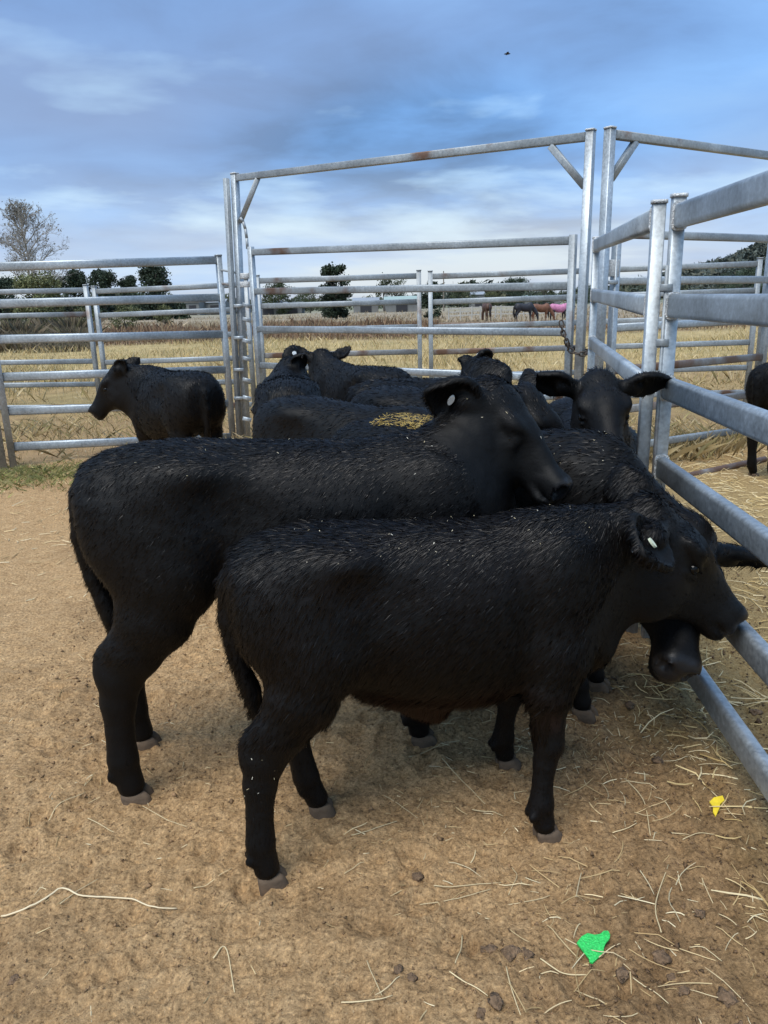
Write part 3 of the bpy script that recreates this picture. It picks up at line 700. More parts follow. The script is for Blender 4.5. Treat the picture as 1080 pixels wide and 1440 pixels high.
    # hooves: two claws each
    for e, up_ in hooves:
        hv = []; hf = []
        for sy in (-1, 1):
            cx, cy = e[0]+.004, e[1]+sy*.0170
            ringo = []
            for lev, (zz, gr, sh) in enumerate(((-.054, 1.12, .012), (-.026, 1.10, .009), (.012, .99, .002), (.024, .85, -.002))):
                for i in range(10):
                    t = 2*math.pi*i/10; rx = (.042 if math.cos(t) > 0 else .032)*gr; ry = .0165*gr
                    ringo.append((cx+sh+rx*math.cos(t), cy+ry*math.sin(t), zz))
            k0 = len(hv); hv += ringo
            for lev in range(3):
                for i in range(10): hf.append((k0+lev*10+i, k0+lev*10+(i+1) % 10, k0+lev*10+10+(i+1) % 10, k0+lev*10+10+i))
            hf.append(tuple(k0+30+i for i in range(10))); hf.append(tuple(k0+i for i in range(9, -1, -1)))
        ho = mesh_from('hoof', np.array(hv)*s, hf, M['hoof'], True, body)
    # eyes
    for sy in (-1, 1):
        c_ = hp(.382, sy*.181, -.082); r_ = .0170
        vs = []; fs = []
        for i in range(9):
            th_ = math.pi*i/8
            for j in range(12):
                p_ = 2*math.pi*j/12; vs.append(c_+r_*np.array([math.sin(th_)*math.cos(p_), math.sin(th_)*math.sin(p_), math.cos(th_)]))
        for i in range(8):
            for j in range(12): fs.append((i*12+j, (i+1)*12+j, (i+1)*12+(j+1) % 12, i*12+(j+1) % 12))
        mesh_from('eye', np.array(vs)*s, fs, M['eye'], True, body)
    # ear tag
    if tagside is not None:
        root, e, b, nn, ln = earf[tagside]
        front = 1
        cpos = root+e*ln*.62+nn*(.006)
        vs = []; fs = []; k = 14
        if tagkind != 'oval': rx, ry = .015, .015
        else: rx, ry = .007, .015
        for w_ in (0.0, .006):
            for i in range(k):
                t = 2*math.pi*i/k; vs.append(cpos+e*rx*math.cos(t)+b*ry*math.sin(t)+nn*(w_))
        fs = [(i, (i+1) % k, k+(i+1) % k, k+i) for i in range(k)]+[tuple(range(k-1, -1, -1)), tuple(range(k, 2*k))]
        if tagkind != 'button': mesh_from('ear_tag', np.array(vs)*s, fs, M[tagmat], False, body)
        # button on the back of the ear
        cpos = root+e*ln*.60-nn*.040
        vs = [cpos+e*.014*math.cos(2*math.pi*i/k)+b*.014*math.sin(2*math.pi*i/k)-nn*w_ for w_ in (0, .006) for i in range(k)]
        mesh_from('tag_button', np.array(vs)*s, [(i, k+i, k+(i+1) % k, (i+1) % k) for i in range(k)]+[tuple(range(k)), tuple(range(2*k-1, k-1, -1))], M['tagwhite'], False, body)
    # hair
    if fur:
        tri = np.concatenate([Q[:, [0, 1, 2]], Q[:, [0, 2, 3]]]); A3 = V2[tri]
        ar = np.linalg.norm(np.cross(A3[:, 1]-A3[:, 0], A3[:, 2]-A3[:, 0]), axis=1)
        hd = (hq[:, 0] > -.05) & (np.abs(hq[:, 1]) < .5) & (np.abs(hq[:, 2]+.2) < .5)
        wt = 1-nosem; topw = 1+.6*sstep(.3, .8, vn[:, 2])+(3.5 if belly else 0)*sstep(.46, .38, V[:, 2])*(np.abs(V[:, 0]) < .3)*(V[:, 2] > .28)*(np.abs(V[:, 1]) < .16)
        hdm = (hq[:, 0] > -.15) & (np.abs(hq[:, 1]) < .7) & (np.abs(hq[:, 2]+.2) < .6); topw = topw*(1+.8*hdm)*(1+.5*(V[:, 2] < .42))
        ar = ar*(wt*topw)[tri[:, 0]]
        ti = rng.choice(len(tri), fur, p=ar/ar.sum()); u = rng.random(fur); v = rng.random(fur); f_ = u+v > 1; u[f_] = 1-u[f_]; v[f_] = 1-v[f_]
        w0 = 1-u-v
        T3 = tri[ti]; P = V2[T3[:, 0]]*w0[:, None]+V2[T3[:, 1]]*u[:, None]+V2[T3[:, 2]]*v[:, None]
        Nn = vn[T3[:, 0]]*w0[:, None]+vn[T3[:, 1]]*u[:, None]+vn[T3[:, 2]]*v[:, None]; Nn /= np.linalg.norm(Nn, axis=1)[:, None]
        hqp = (P-pl)@HA.T/L; ish = (hqp[:, 0] > -.02) & (np.abs(hqp[:, 1]) < .6) & (np.abs(hqp[:, 2]+.2) < .6)
        leg = P[:, 2] < .40
        comb = np.tile(np.array([-.75, 0, -.62]), (fur, 1)); comb[leg] = (-.15, 0, -1)
        comb[ish] = hx*0.4 - hz*.75
        fore = ish & (hqp[:, 2] > .0) & (hqp[:, 0] < .3); comb[fore] = -hx*.6
        swirl = fbm(P[:, 0]+P[:, 1], P[:, 2], 4, 2, .5, 90+seed)*1.0
        comb[:, 0] += swirl*(~ish); comb[:, 1] += 0.5*fbm(P[:, 0], P[:, 2]+P[:, 1], 7, 2, .5, 95+seed)
        Tn = comb-Nn*(comb*Nn).sum(1)[:, None]; Tn /= np.maximum(np.linalg.norm(Tn, axis=1), 1e-6)[:, None]
        ln_ = np.where(ish, .009, np.where(leg, .011, .024))
        ln_ = ln_*(1+.15*sstep(.55, .95, Nn[:, 2])*(~ish)) * (1+ (1.3 if belly else .3)*sstep(.46, .38, P[:, 2])*(np.abs(P[:, 0]) < .3)*(P[:, 2] > .3))
        ln_ = np.where(fore, .017, ln_)*hairlen*rng.uniform(.6, 1.35, fur)
        lift = np.where(ish, .24, .30)+.10*sstep(.6, .95, Nn[:, 2])*(~ish)
        D = Tn+Nn*lift[:, None]+rng.normal(0, .13, (fur, 3)); D /= np.linalg.norm(D, axis=1)[:, None]
        sidev = np.cross(D, Nn+rng.normal(0, .5, (fur, 3))); sidev /= np.maximum(np.linalg.norm(sidev, axis=1), 1e-6)[:, None]
        wd = (fur_w/s)*rng.uniform(.6, 1.2, fur)[:, None]*.5
        B = P-Nn*.002; Mi = B+D*(ln_*.42)[:, None]; Ti = B+(D*.93+Tn*.25-np.array([0, 0, .08]))*ln_[:, None]
        SV = np.stack([B, Mi+sidev*wd, Mi-sidev*wd, Ti], 1)
        base = np.arange(fur)*4
        ho = mesh_from('hair_coat', (SV.reshape(-1, 3))*s, np.concatenate([np.stack([base, base+1, base+2], -1), np.stack([base+2, base+1, base+3], -1)]), M['strand'], True, body)
        nr = (Nn+.30*D+rng.normal(0, .24, (fur, 3))); nr /= np.linalg.norm(nr, axis=1)[:, None]
        ho.data.normals_split_custom_set_from_vertices(np.repeat(nr, 4, 0).astype(np.float32))
        br = np.interp(P[:, 2], [.28, .34, .40, .50], [.3, 1, .9, 0])*np.interp(P[:, 0], [-.24, -.1, .15, .28], [0, 1, 1, 0])*(1.0 if belly else .2)*rng.uniform(.3, 1.1, fur)+rng.random(fur)*.12
        set_attr(ho, 'brown', np.repeat(np.clip(br, 0, 1), 4))
    body['_pts'] = 0
    del body['_pts']
    Mw = np.array([[math.cos(a), -math.sin(a), 0], [math.sin(a), math.cos(a), 0], [0, 0, 1]])
    return dict(obj=body, V=(V2*s)@Mw.T+O, N=vn@Mw.T, local=V2)

def nose_at(poll, px, py, Lw, near=True):
    """world point on the pixel ray at distance Lw from poll"""
    r = unit(ray(px, py)); oc = EYE-np.asarray(poll); b = oc@r; c = oc@oc-Lw*Lw; D = b*b-c
    t = -b if D < 0 else (-b-math.sqrt(D) if near else -b+math.sqrt(D))
    p = EYE+r*t; return np.asarray(poll)+unit(p-np.asarray(poll))*Lw
C = {}
LH = 0.43
def on_axis(o, yaw, x, z, y=0.0):
    a = math.radians(yaw); return np.array([o[0]+x*math.cos(a)-y*math.sin(a), o[1]+x*math.sin(a)+y*math.cos(a), z])
# front calf
o1, y1 = (0.095, 1.875), 12
p1 = on_axis(o1, y1, .640, .835); n1_ = on_axis(o1, y1, .955, .525, -.02)
C['front'] = calf('calf', 'smallest black calf in front, side-on, nose at the right rails', o1, y1, .965, p1, n1_, vox=.0082, L=.455, steps=[(-.125, -.06), (.05, .0), (-.12, -.08), (-.10, .08)], tagside=0, tagmat='tagpale', tagkind='oval', fur=150000, fur_w=.0017, belly=.035, tailbend=.0, hairlen=.9, seed=1, fat=.97,
    earw=.44,
    ears=[((-.40, .75, -.40), (-.15, .60, .50), .212), ((-.45, .60, .55), (.6, .4, -.2), .165)])
# second calf
o2, y2 = (-0.270, 2.18), 8
p2 = at(696, 560, 2.32); n2_ = at(801, 678, 2.19)
C['second'] = calf('calf', 'tall black calf behind the front one, head raised and turned over its back', o2, y2, 1.15, p2, n2_, vox=.0088, steps=[(-.105, -.01), (-.12, .05), (-.09, .12), (.0, .10)], tagside=0, tagmat='tagwhite', tagkind='oval', bony=1.1, fur=125000, fur_w=.0017, hairlen=.62, seed=2, fat=.93, depth=.79, neck=.84, headroll=math.radians(-8), L=np.linalg.norm(n2_-p2)/1.15*1.03,
    earw=.44,
    ears=[((-.56, .62, -.28), (.45, .80, -.20), .168), ((-.75, .45, .12), (.6, .4, -.2), .165)])
# calf with the lowered head
o4, y4 = (0.33, 2.69), -28
p4 = at(975, 752, 2.30); n4_ = nose_at(p4, 968, 935, .43*1.06)
C['straw'] = calf('calf', 'woolly black calf with yellow straw on its back, head lowered below the front calf\'s chin', o4, y4, 1.08, p4, n4_, vox=.0115, fur=31000, fur_w=0.0028, seed=3, hairlen=1.0, headroll=math.radians(-32), L=.43,
    ears=[((-.12, .95, .16), (.72, .2, -.3), .185), ((-.12, .95, .16), (.72, .2, -.3), .185)])
# calf facing the camera
o3, y3 = (0.965, 3.56), -95
p3 = at(842, 538, 2.93); n3_ = nose_at(p3, 868, 645, .42)
C['facing'] = calf('calf', 'black calf facing the camera with both ears spread, beside the steel post', o3, y3, 1.0, p3, n3_, vox=.0105, fur=27900, fur_w=0.0028, seed=4, L=.42, fat=.9,
    ears=[((-.05, .95, .30), (.80, .10, -.25), .195), ((-.05, .95, .18), (.80, .10, -.25), .195)])
# lone calf at left
o5, y5 = (-1.50, 5.62), 127
p5 = at(167, 520, 5.98); n5_ = at(122, 580, 6.02)
C['left'] = calf('calf', 'lone black calf at left by the panel, looking left with its rump to the camera', o5, y5, 1.05, p5, n5_, vox=.016, fur=16120, fur_w=0.0037, seed=5, L=.40, fat=1.12, neck=1.2,
    ears=[((-.85, .35, .0), (.3, .9, 0), .16), ((-.85, .35, .0), (.3, .9, 0), .16)])
# calf heading away with the white-tagged ear
o6, y6 = (-.56, 4.66), 97
p6 = at(404, 514, 5.20); n6_ = at(364, 564, 5.12)
C['away'] = calf('calf', 'black calf by the gate post, head turned left, white round ear tag', o6, y6, 1.09, p6, n6_, vox=.0145, fur=14880, fur_w=0.0037, seed=6, L=.36, tagside=0, tagkind='button',
    ears=[((-.90, .35, .22), (.3, .9, .0), .165), ((-.65, .65, .15), (.5, .8, -.2), .155)])
o7, y7 = (-.13, 5.42), 118
p7 = at(452, 500, 5.95); n7_ = p7+np.array([-.05, .33, -.26])
C['back'] = calf('calf', 'black calf at the back of the bunch facing away towards the gate, ears up', o7, y7, 1.07, p7, n7_, vox=.016, fur=13640, fur_w=0.0037, seed=7, L=.40, tagside=0, tagkind='button',
    ears=[((-.1, .80, .45), (-.6, .1, .4), .17), ((-.1, .70, .60), (-.6, .1, .4), .17)])
o8, y8 = (-.16, 3.62), -38
p8 = on_axis(o8, y8, .74, .80); n8_ = p8+np.array([.22, -.20, -.28])
C['rump'] = calf('calf', 'black calf with rounded rump in mid bunch, just right of the gate post, head hidden', o8, y8, 1.05, p8, n8_, vox=.0145, fur=18600, fur_w=0.0032, seed=8)
o9, y9 = (.28, 3.66), -47
p9 = at(742, 560, 3.2); n9_ = at(796, 628, 3.1)
C['middle'] = calf('calf', 'black calf in mid bunch, head showing between the turned head and the facing one', o9, y9, 1.08, p9, n9_, vox=.0145, fur=19840, fur_w=0.0032, seed=9, L=.37,
    ears=[((-.6, .6, .1), (.4, .8, -.1), .16), ((-.7, .5, .2), (.6, .4, -.2), .16)])
o11, y11 = (.32, 4.72), 18
p11 = at(678, 512, 4.95); n11_ = at(716, 556, 5.0)
C['far'] = calf('calf', 'black calf behind the bunch, head held up to the right', o11, y11, 1.04, p11, n11_, vox=.0145, fur=14880, fur_w=0.0037, seed=10, L=np.linalg.norm(n11_-p11)/.97*1.15, tagside=0,
    earw=.44, neck=1.15,
    ears=[((-.55, .55, .12), (.45, .8, 0), .18), ((-.9, .2, -.35), (.4, .5, -.2), .13)])
o12, y12 = (3.22, 5.82), 20
p12 = on_axis(o12, y12, .75, .95); n12_ = p12+np.array([.3, .05, -.25])
C['right'] = calf('calf', 'black calf in the next pen at the right picture edge, only its hindquarters showing', o12, y12, .97, p12, n12_, vox=.017, fur=9920, fur_w=0.0040, seed=11)

# straw lying on the calves' backs
def flecks_on(key, cond, count, lens, name, label, cols, seed, lift=.008):
    D = C[key]; rng = np.random.default_rng(seed); ok = np.argwhere(cond(D['local'], D['N']))[:, 0]
    pick = rng.choice(ok, count); V = []; Fc = []; T = []
    for i in pick:
        n = D['N'][i]; p = D['V'][i]+n*rng.uniform(.002, lift); d = rng.normal(0, 1, 3); d = unit(d-n*(d@n)); b = np.cross(n, d)
        l = rng.uniform(*lens)*.5*rng.uniform(.5, 1); w = rng.uniform(.0004, .0009); k = len(V)
        V += [p-d*l-b*w, p-d*l+b*w, p+d*l+b*w+n*.002, p+d*l-b*w+n*.002, p+n*w*2]; Fc += [(k, k+1, k+4), (k+1, k+2, k+4), (k+2, k+3, k+4), (k+3, k, k+4), (k+3, k+2, k+1, k)]
        T += [np.array(cols[rng.integers(len(cols))])*rng.uniform(.7, 1.1)]*5
    o = mesh_from(name, V, Fc, M['straw']); set_col(o, 'tone', np.array(T)); tag(o, label, 'straw', kind='stuff')
PALE = [(.62, .55, .40), (.70, .66, .55), (.50, .42, .26)]
GOLD = [(.62, .42, .10), (.68, .50, .16), (.55, .36, .08)]
flecks_on('front', lambda l, n: (n[:, 2] > .55) & (l[:, 2] > .80) & (l[:, 0] > -.35) & (l[:, 0] < .45) & (l[:, 1] < .06), 70, (.002, .006), 'straw_flecks', 'pale chaff flecks along the front calf\'s back', PALE, 1)
flecks_on('front', lambda l, n: (l[:, 2] > .25) & (l[:, 2] < .38) & (l[:, 0] < -.30) & (l[:, 1] < -.07), 26, (.004, .012), 'straw_flecks', 'chaff stuck to the front calf\'s near hock', PALE, 2)
flecks_on('straw', lambda l, n: (n[:, 2] > .45) & (l[:, 2] > .76) & (l[:, 0] > -.1), 70, (.003, .009), 'straw_flecks', 'pale chaff flecks on the woolly calf\'s shoulders', PALE, 3)
flecks_on('straw', lambda l, n: (n[:, 2] > .8) & (l[:, 0] > -.34) & (l[:, 0] < -.16) & (np.abs(l[:, 1]) < .10), 420, (.012, .04), 'straw_clump', 'yellow straw clump on the woolly calf\'s back', GOLD, 4, .02)
flecks_on('second', lambda l, n: (n[:, 2] > .3) & (l[:, 2] > .8), 40, (.004, .012), 'straw_flecks', 'a few chaff flecks on the tall calf\'s back', PALE, 5)

# ------------------------------------------------------------------ loose things and litter on the ground
def in_view(x, y, z=0, mx=40):
    q = np.stack([x, y, np.full_like(x, z)-CAMH], -1); d = q@_f; d = np.where(d < .1, .1, d)
    u = CX+F*(q@CR)/d; v = CY+F*(q@CD)/d
    return (u > -mx) & (u < 1080+mx) & (v > -mx) & (v < 1440+mx) & (q@_f > .1)
STRAW_COLS = np.array([(.60, .46, .25), (.68, .55, .33), (.52, .38, .19), (.74, .64, .42), (.44, .31, .15)])
def stalk_geo(p, ang, L, r, curl, rng, tilt=0.0, segs=4, lift=.0):
    """thin three-sided stalk following the ground"""
    n = segs+1; t = np.linspace(-.5, .5, n); th = ang+curl*(t*2)
    st = np.stack([np.cos(th), np.sin(th)], -1)*L/segs; pts = np.cumsum(st, 0); pts = pts-pts.mean(0)+np.array(p)[None]
    z = ground_z(pts[:, 0], pts[:, 1]); z = np.maximum(z, np.linspace(z[0], z[-1], n))+r+lift+tilt*(t+.5)*L
    if segs > 2: z[1:-1] = np.maximum(z[1:-1], (z[:-2]+z[2:])/2)
    P = np.stack([pts[:, 0], pts[:, 1], z], -1); nv = np.stack([-np.sin(th), np.cos(th), np.zeros(n)], -1)
    up = np.array([0, 0, 1.0]); tap = np.interp(t, [-.5, .3, .5], [1, .85, .5])[:, None]*r
    ring = np.stack([P-nv*tap-up*tap*.4, P+nv*tap-up*tap*.4, P+up*tap*.9], 1)
    V = ring.reshape(-1, 3); Fc = []
    for i in range(segs):
        a = i*3; Fc += [(a, a+3, a+4, a+1), (a+1, a+4, a+5, a+2), (a+2, a+5, a+3, a)]
    Fc += [(0, 1, 2), (segs*3+2, segs*3+1, segs*3)]
    return V, Fc
def litter(name, label, pts, lens, rads, seed, cols, tilt=.0, segs=3, curlmax=.5):
    rng = np.random.default_rng(seed); V = []; Fc = []; T = []; k = 0
    for p in pts:
        L_ = rng.uniform(*lens)*rng.uniform(.5, 1); v, f = stalk_geo(p, rng.uniform(0, 6.283), L_, rng.uniform(*rads), rng.normal(0, curlmax), rng, rng.uniform(0, tilt), segs)
        V.append(v); Fc += [tuple(i+k for i in q) for q in f]; k += len(v)
        T.append(np.tile(cols[rng.integers(len(cols))]*rng.uniform(.7, 1.1), (len(v), 1)))
    o = mesh_from(name, np.concatenate(V), Fc, M['straw']); set_col(o, 'tone', np.concatenate(T)); tag(o, label, 'straw', kind='stuff'); return o
def scatter(n, xr, yr, dens, seed):
    rng = np.random.default_rng(seed); x = rng.uniform(*xr, n); y = rng.uniform(*yr, n); keep = in_view(x, y) & (rng.random(n) < dens(x, y)); return np.stack([x[keep], y[keep]], -1)
clump = lambda x, y, s, sd: sstep(-.05, .35, fbm(x, y, s, 3, .55, sd))
d_yard = lambda x, y: np.clip((.10+.55*sstep(-.2, .7, x))*(.25+.9*clump(x, y, 2.2, 201)), 0, 1)*(x < fence_x(y)+.1)
litter('straw_litter', 'short broken straw and chaff strewn over the yard dirt', scatter(15000, (-1.6, 1.7), (1.0, 4.2), d_yard, 301), (.012, .055), (.0008, .0015), 302, STRAW_COLS, .05, 2, .15)
litter('straw_litter', 'longer loose straw scattered under and in front of the calves', scatter(1700, (-1.5, 1.4), (1.05, 3.2), lambda x, y: np.clip((.03+.45*sstep(-.15, .5, x)+.6*sstep(.45, .95, x))*(.3+.9*clump(x, y, 2.0, 205)), 0, 1)*(x < fence_x(y)), 303), (.05, .15), (.0009, .0016), 304, STRAW_COLS, .1, 5, .28)
d_hay = lambda x, y: np.clip(hay_amount(x, y)*1.1, 0, 1)*(.35+.65*clump(x, y, 1.6, 209))*np.interp(y, [1, 3, 7], [1, .8, .4])
litter('hay_litter', 'thick spilled hay on the ground beyond the right-hand rails', scatter(26000, (.8, 5.2), (1.3, 8.0), d_hay, 305), (.05, .19), (.0014, .0028), 306, np.array([(.60, .45, .21), (.68, .53, .27), (.48, .34, .14), (.74, .62, .38)]), .3, 3, .5)
litter('straw_litter', 'sparse straw on the dirt of the far part of the yard', scatter(7000, (-5, 4), (3.6, 8.5), lambda x, y: .3+.5*clump(x, y, 1.2, 211), 307), (.04, .12), (.0018, .003), 308, STRAW_COLS, .2, 2)

# stalks one can pick out singly
def big_stalk(pxs, r, name, label, group=None, colr=(.66, .55, .34)):
    P = [atz(x, y, .01) for x, y in pxs]
    # resample smoothly
    P = np.array(P); t = np.arange(len(P)); tt = np.linspace(0, len(P)-1, 4*len(P)); S = cat_rom(np.c_[t, P], len(tt))[1:].T
    z = ground_z(S[:, 0], S[:, 1])+r+.003; z = np.convolve(np.pad(z, 2, 'edge'), np.ones(5)/5, 'valid'); S[:, 2] = z
    V = []; Fc = []; n = len(S); k = 5
    for i in range(n):
        d = unit(S[min(i+1, n-1)]-S[max(i-1, 0)]); s_ = unit(np.cross(d, [0, 0, 1])); u = np.cross(s_, d); rr = r*(1-.35*i/n)
        for j in range(k): a = 2*math.pi*j/k; V.append(S[i]+(s_*math.cos(a)+u*math.sin(a))*rr)
    for i in range(n-1):
        for j in range(k): Fc.append((i*k+j, i*k+(j+1) % k, (i+1)*k+(j+1) % k, (i+1)*k+j))
    Fc += [tuple(range(k-1, -1, -1)), tuple(range((n-1)*k, n*k))]
    o = S.mean(0); ob = mesh_from(name, np.array(V)-o, Fc, M['straw'], True, None, o); set_col(ob, 'tone', np.tile(np.array(colr), (len(V), 1))); tag(ob, label, 'straw', group); return ob
big_stalk([(0, 1279), (30, 1280), (62, 1268), (88, 1253), (112, 1261), (150, 1260), (185, 1262), (205, 1274), (222, 1278), (248, 1274)], .0026, 'straw_stalk', 'long wavy pale stalk lying across the dirt at lower left', None, (.70, .58, .38))
GS = 'single straw stalks lying on the dirt'
LBL = 'single pale straw stalk lying loose on the brown dirt'
for pxs in ([(85, 1275), (108, 1256), (138, 1234)], [(494, 1170), (525, 1160), (558, 1149)], [(622, 1067), (650, 1095), (682, 1124)], [(640, 998), (664, 989), (688, 979)], [(720, 1210), (727, 1230), (715, 1256)], [(540, 1113), (562, 1125), (587, 1144)],
            [(480, 1413), (520, 1413), (552, 1402)], [(516, 1351), (525, 1378), (537, 1404)], [(632, 1370), (660, 1388), (686, 1402)], [(712, 1357), (718, 1390), (732, 1430)], [(650, 1305), (648, 1335), (640, 1358)], [(664, 1131), (690, 1136), (708, 1138)],
            [(484, 1224), (500, 1214), (512, 1208)], [(272, 1246), (298, 1232), (325, 1214)], [(124, 1154), (142, 1160), (160, 1168)], [(66, 1150), (84, 1132), (120, 1112)], [(610, 1240), (650, 1240), (705, 1238)], [(590, 1262), (640, 1258), (690, 1248)],
            [(880, 1090), (905, 1120), (915, 1170)], [(890, 1375), (912, 1392), (940, 1412)], [(970, 1328), (990, 1335), (1015, 1352)], [(760, 1345), (790, 1362), (825, 1368)], [(842, 1345), (858, 1338), (872, 1331)], [(862, 1163), (880, 1158), (896, 1150)],
            [(575, 1060), (600, 1050), (632, 1042)], [(930, 1310), (922, 1270), (940, 1215)], [(1000, 1110), (1020, 1130), (1035, 1150)], [(960, 1180), (985, 1170), (1005, 1172)], [(200, 1130), (235, 1150), (262, 1160)], [(300, 1350), (318, 1335), (330, 1398)]):
    big_stalk(pxs, random.uniform(.0011, .0018), 'straw_stalk', LBL, GS, tuple(np.array((.64, .52, .31))*random.uniform(.8, 1.1)))

# clods and dung
def lump(name, c, r, seed, mat, label=None, cat=None, group=None, squash=.55):
    rng = np.random.default_rng(seed); V = []; Fc = []; nu, nv_ = 12, 8
    for i in range(nv_+1):
        th = math.pi*i/nv_
        for j in range(nu):
            ph = 2*math.pi*j/nu; V.append((math.sin(th)*math.cos(ph), math.sin(th)*math.sin(ph), math.cos(th)))
    V = np.array(V); o1_, o2_ = rng.uniform(0, 50, 2); k = 1+.9*fbm(V[:, 0]*1.5+V[:, 2]+o1_, V[:, 1]*1.5-V[:, 2]+o2_, 1.3, 3, .6, seed)
    V = V*k[:, None]*r*np.array([1.15, .95, squash])
    for i in range(nv_):
        for j in range(nu): Fc.append((i*nu+j, (i+1)*nu+j, (i+1)*nu+(j+1) % nu, i*nu+(j+1) % nu))
    ob = mesh_from(name, V, Fc, mat, True, None, c); ob.rotation_euler = (0, 0, rng.uniform(0, 6.28))
    if label: tag(ob, label, cat, group)
    return ob
M['dung'] = m_plain('dry_dung', (0.17, 0.108, 0.062), 0.95, 0.4, 60, 0, 0.8, 120)
for i, (x, y, r) in enumerate([(688, 1332, .016), (718, 1334, .021), (742, 1336, .016), (698, 1412, .019), (930, 1338, .021), (875, 1366, .018), (960, 1392, .013), (946, 1366, .011), (676, 1424, .014), (578, 1374, .013), (1022, 1404, .020), (588, 1226, .014), (560, 1365, .011), (1062, 1000, .020), (1065, 1055, .022), (924, 1065, .018), (885, 990, .02), (20, 1372, .014), (1040, 1440, .014), (985, 1285, .014)]):
    p = atz(x, y, .01); z = gz(p[0], p[1]); r *= .85
    lump('dung_clod', (p[0], p[1], z+r*.12), r, 400+i, M['dung'], 'dark dung clod lying on the trampled dirt', 'dung', 'dung clods on the yard floor')
def crumbs():
    rng = np.random.default_rng(55); P = scatter(34000, (-1.5, 1.8), (1.0, 4.0), lambda x, y: np.clip(.22+.8*damp_amount(x, y)+.25*clump(x, y, 3.0, 221), 0, 1), 310)
    base = np.array([(1, 0, 0), (-.4, .9, 0), (-.5, -.85, 0), (.1, .1, .8), (0, 0, -.5)]); fc = np.array([(0, 1, 3), (1, 2, 3), (2, 0, 3), (1, 0, 4), (2, 1, 4), (0, 2, 4)])
    n = len(P); r = rng.gamma(1.6, .0012, n)+.0012; r = np.minimum(r, .012); a = rng.uniform(0, 6.28, n); ca, sa = np.cos(a), np.sin(a)
    B = base[None]+rng.normal(0, .22, (n, 5, 3)); X = B[..., 0]*ca[:, None]-B[..., 1]*sa[:, None]; Y = B[..., 0]*sa[:, None]+B[..., 1]*ca[:, None]
    V = np.stack([X*r[:, None]+P[:, :1], Y*r[:, None]+P[:, 1:], B[..., 2]*r[:, None]+(ground_z(P[:, 0], P[:, 1])+r*.25)[:, None]], -1).reshape(-1, 3)
    Fc = (fc[None]+(np.arange(n)*5)[:, None, None]).reshape(-1, 3)
    o = mesh_from('dirt_crumbs', V, Fc, M['grass']); d = damp_amount(P[:, 0], P[:, 1])[:, None]
    c = (np.array([(.27, .17, .09)])*(1-d)+np.array([(.10, .062, .035)])*d)*rng.uniform(.55, 1.25, (n, 1)); set_col(o, 'tone', np.repeat(c, 5, 0))
    tag(o, 'loose crumbs of dirt and dry dung over the yard floor', 'dirt', kind='stuff')
crumbs()

# dropped plastic tags
def flat_shape(name, pxs, h, mat, label, cat, tilt=0.0):
    P = np.array([atz(x, y, .012) for x, y in pxs]); c = P.mean(0); g0 = gz(c[0], c[1])+.006; n = len(P)
    top = P.copy(); top[:, 2] = g0+h+tilt*(P[:, 1]-c[1]); bot = top.copy(); bot[:, 2] -= h
    V = np.concatenate([top, bot])-np.array([c[0], c[1], g0]); Fc = [tuple(range(n)), tuple(range(2*n-1, n-1, -1))]+[(i, n+i, n+(i+1) % n, (i+1) % n) for i in range(n)]
    ob = mesh_from(name, V, Fc, mat, False, None, (c[0], c[1], g0)); bpy.context.view_layer.update(); tag(ob, label, cat); return ob, c, g0
M['green'] = m_plain('green_plastic', (0.03, 0.50, 0.10), 0.45, 0.35, 260, 0, 0.3, 200)
M['yellow'] = m_plain('yellow_plastic', (0.72, 0.55, 0.03), 0.45, 0.12, 80)
et, c_, g_ = flat_shape('dropped_ear_tag', [(811, 1326), (818, 1318), (826, 1314), (836, 1316), (844, 1315), (849, 1311), (855, 1311), (858, 1316), (857, 1321), (852, 1326), (849, 1333), (849, 1340), (842, 1344), (834, 1351), (829, 1350), (828, 1345)][::-1], .004, M['green'], 'bright green plastic ear tag dropped on the dirt', 'ear tag', .12)
pv = atz(852, 1315, .012); vs = []; k = 10
for rr, zz in ((.0055, .0045), (.0055, .0075), (.0028, .0075), (.0028, .0045)):
    for i in range(k): vs.append((pv[0]-c_[0]+rr*math.cos(2*math.pi*i/k), pv[1]-c_[1]+rr*math.sin(2*math.pi*i/k), zz))
mesh_from('rivet_collar', vs, [(l*k+i, l*k+(i+1) % k, (l+1)*k+(i+1) % k, (l+1)*k+i) for l in range(3) for i in range(k)], M['green'], True, et)
flat_shape('broken_tag', [(998, 1126), (1004, 1121), (1016, 1119), (1019, 1124), (1013, 1128), (1012, 1133), (1007, 1142), (1003, 1137), (1003, 1131)][::-1], .004, M['yellow'], 'broken yellow plastic tag piece on the dirt at right', 'ear tag', .2)

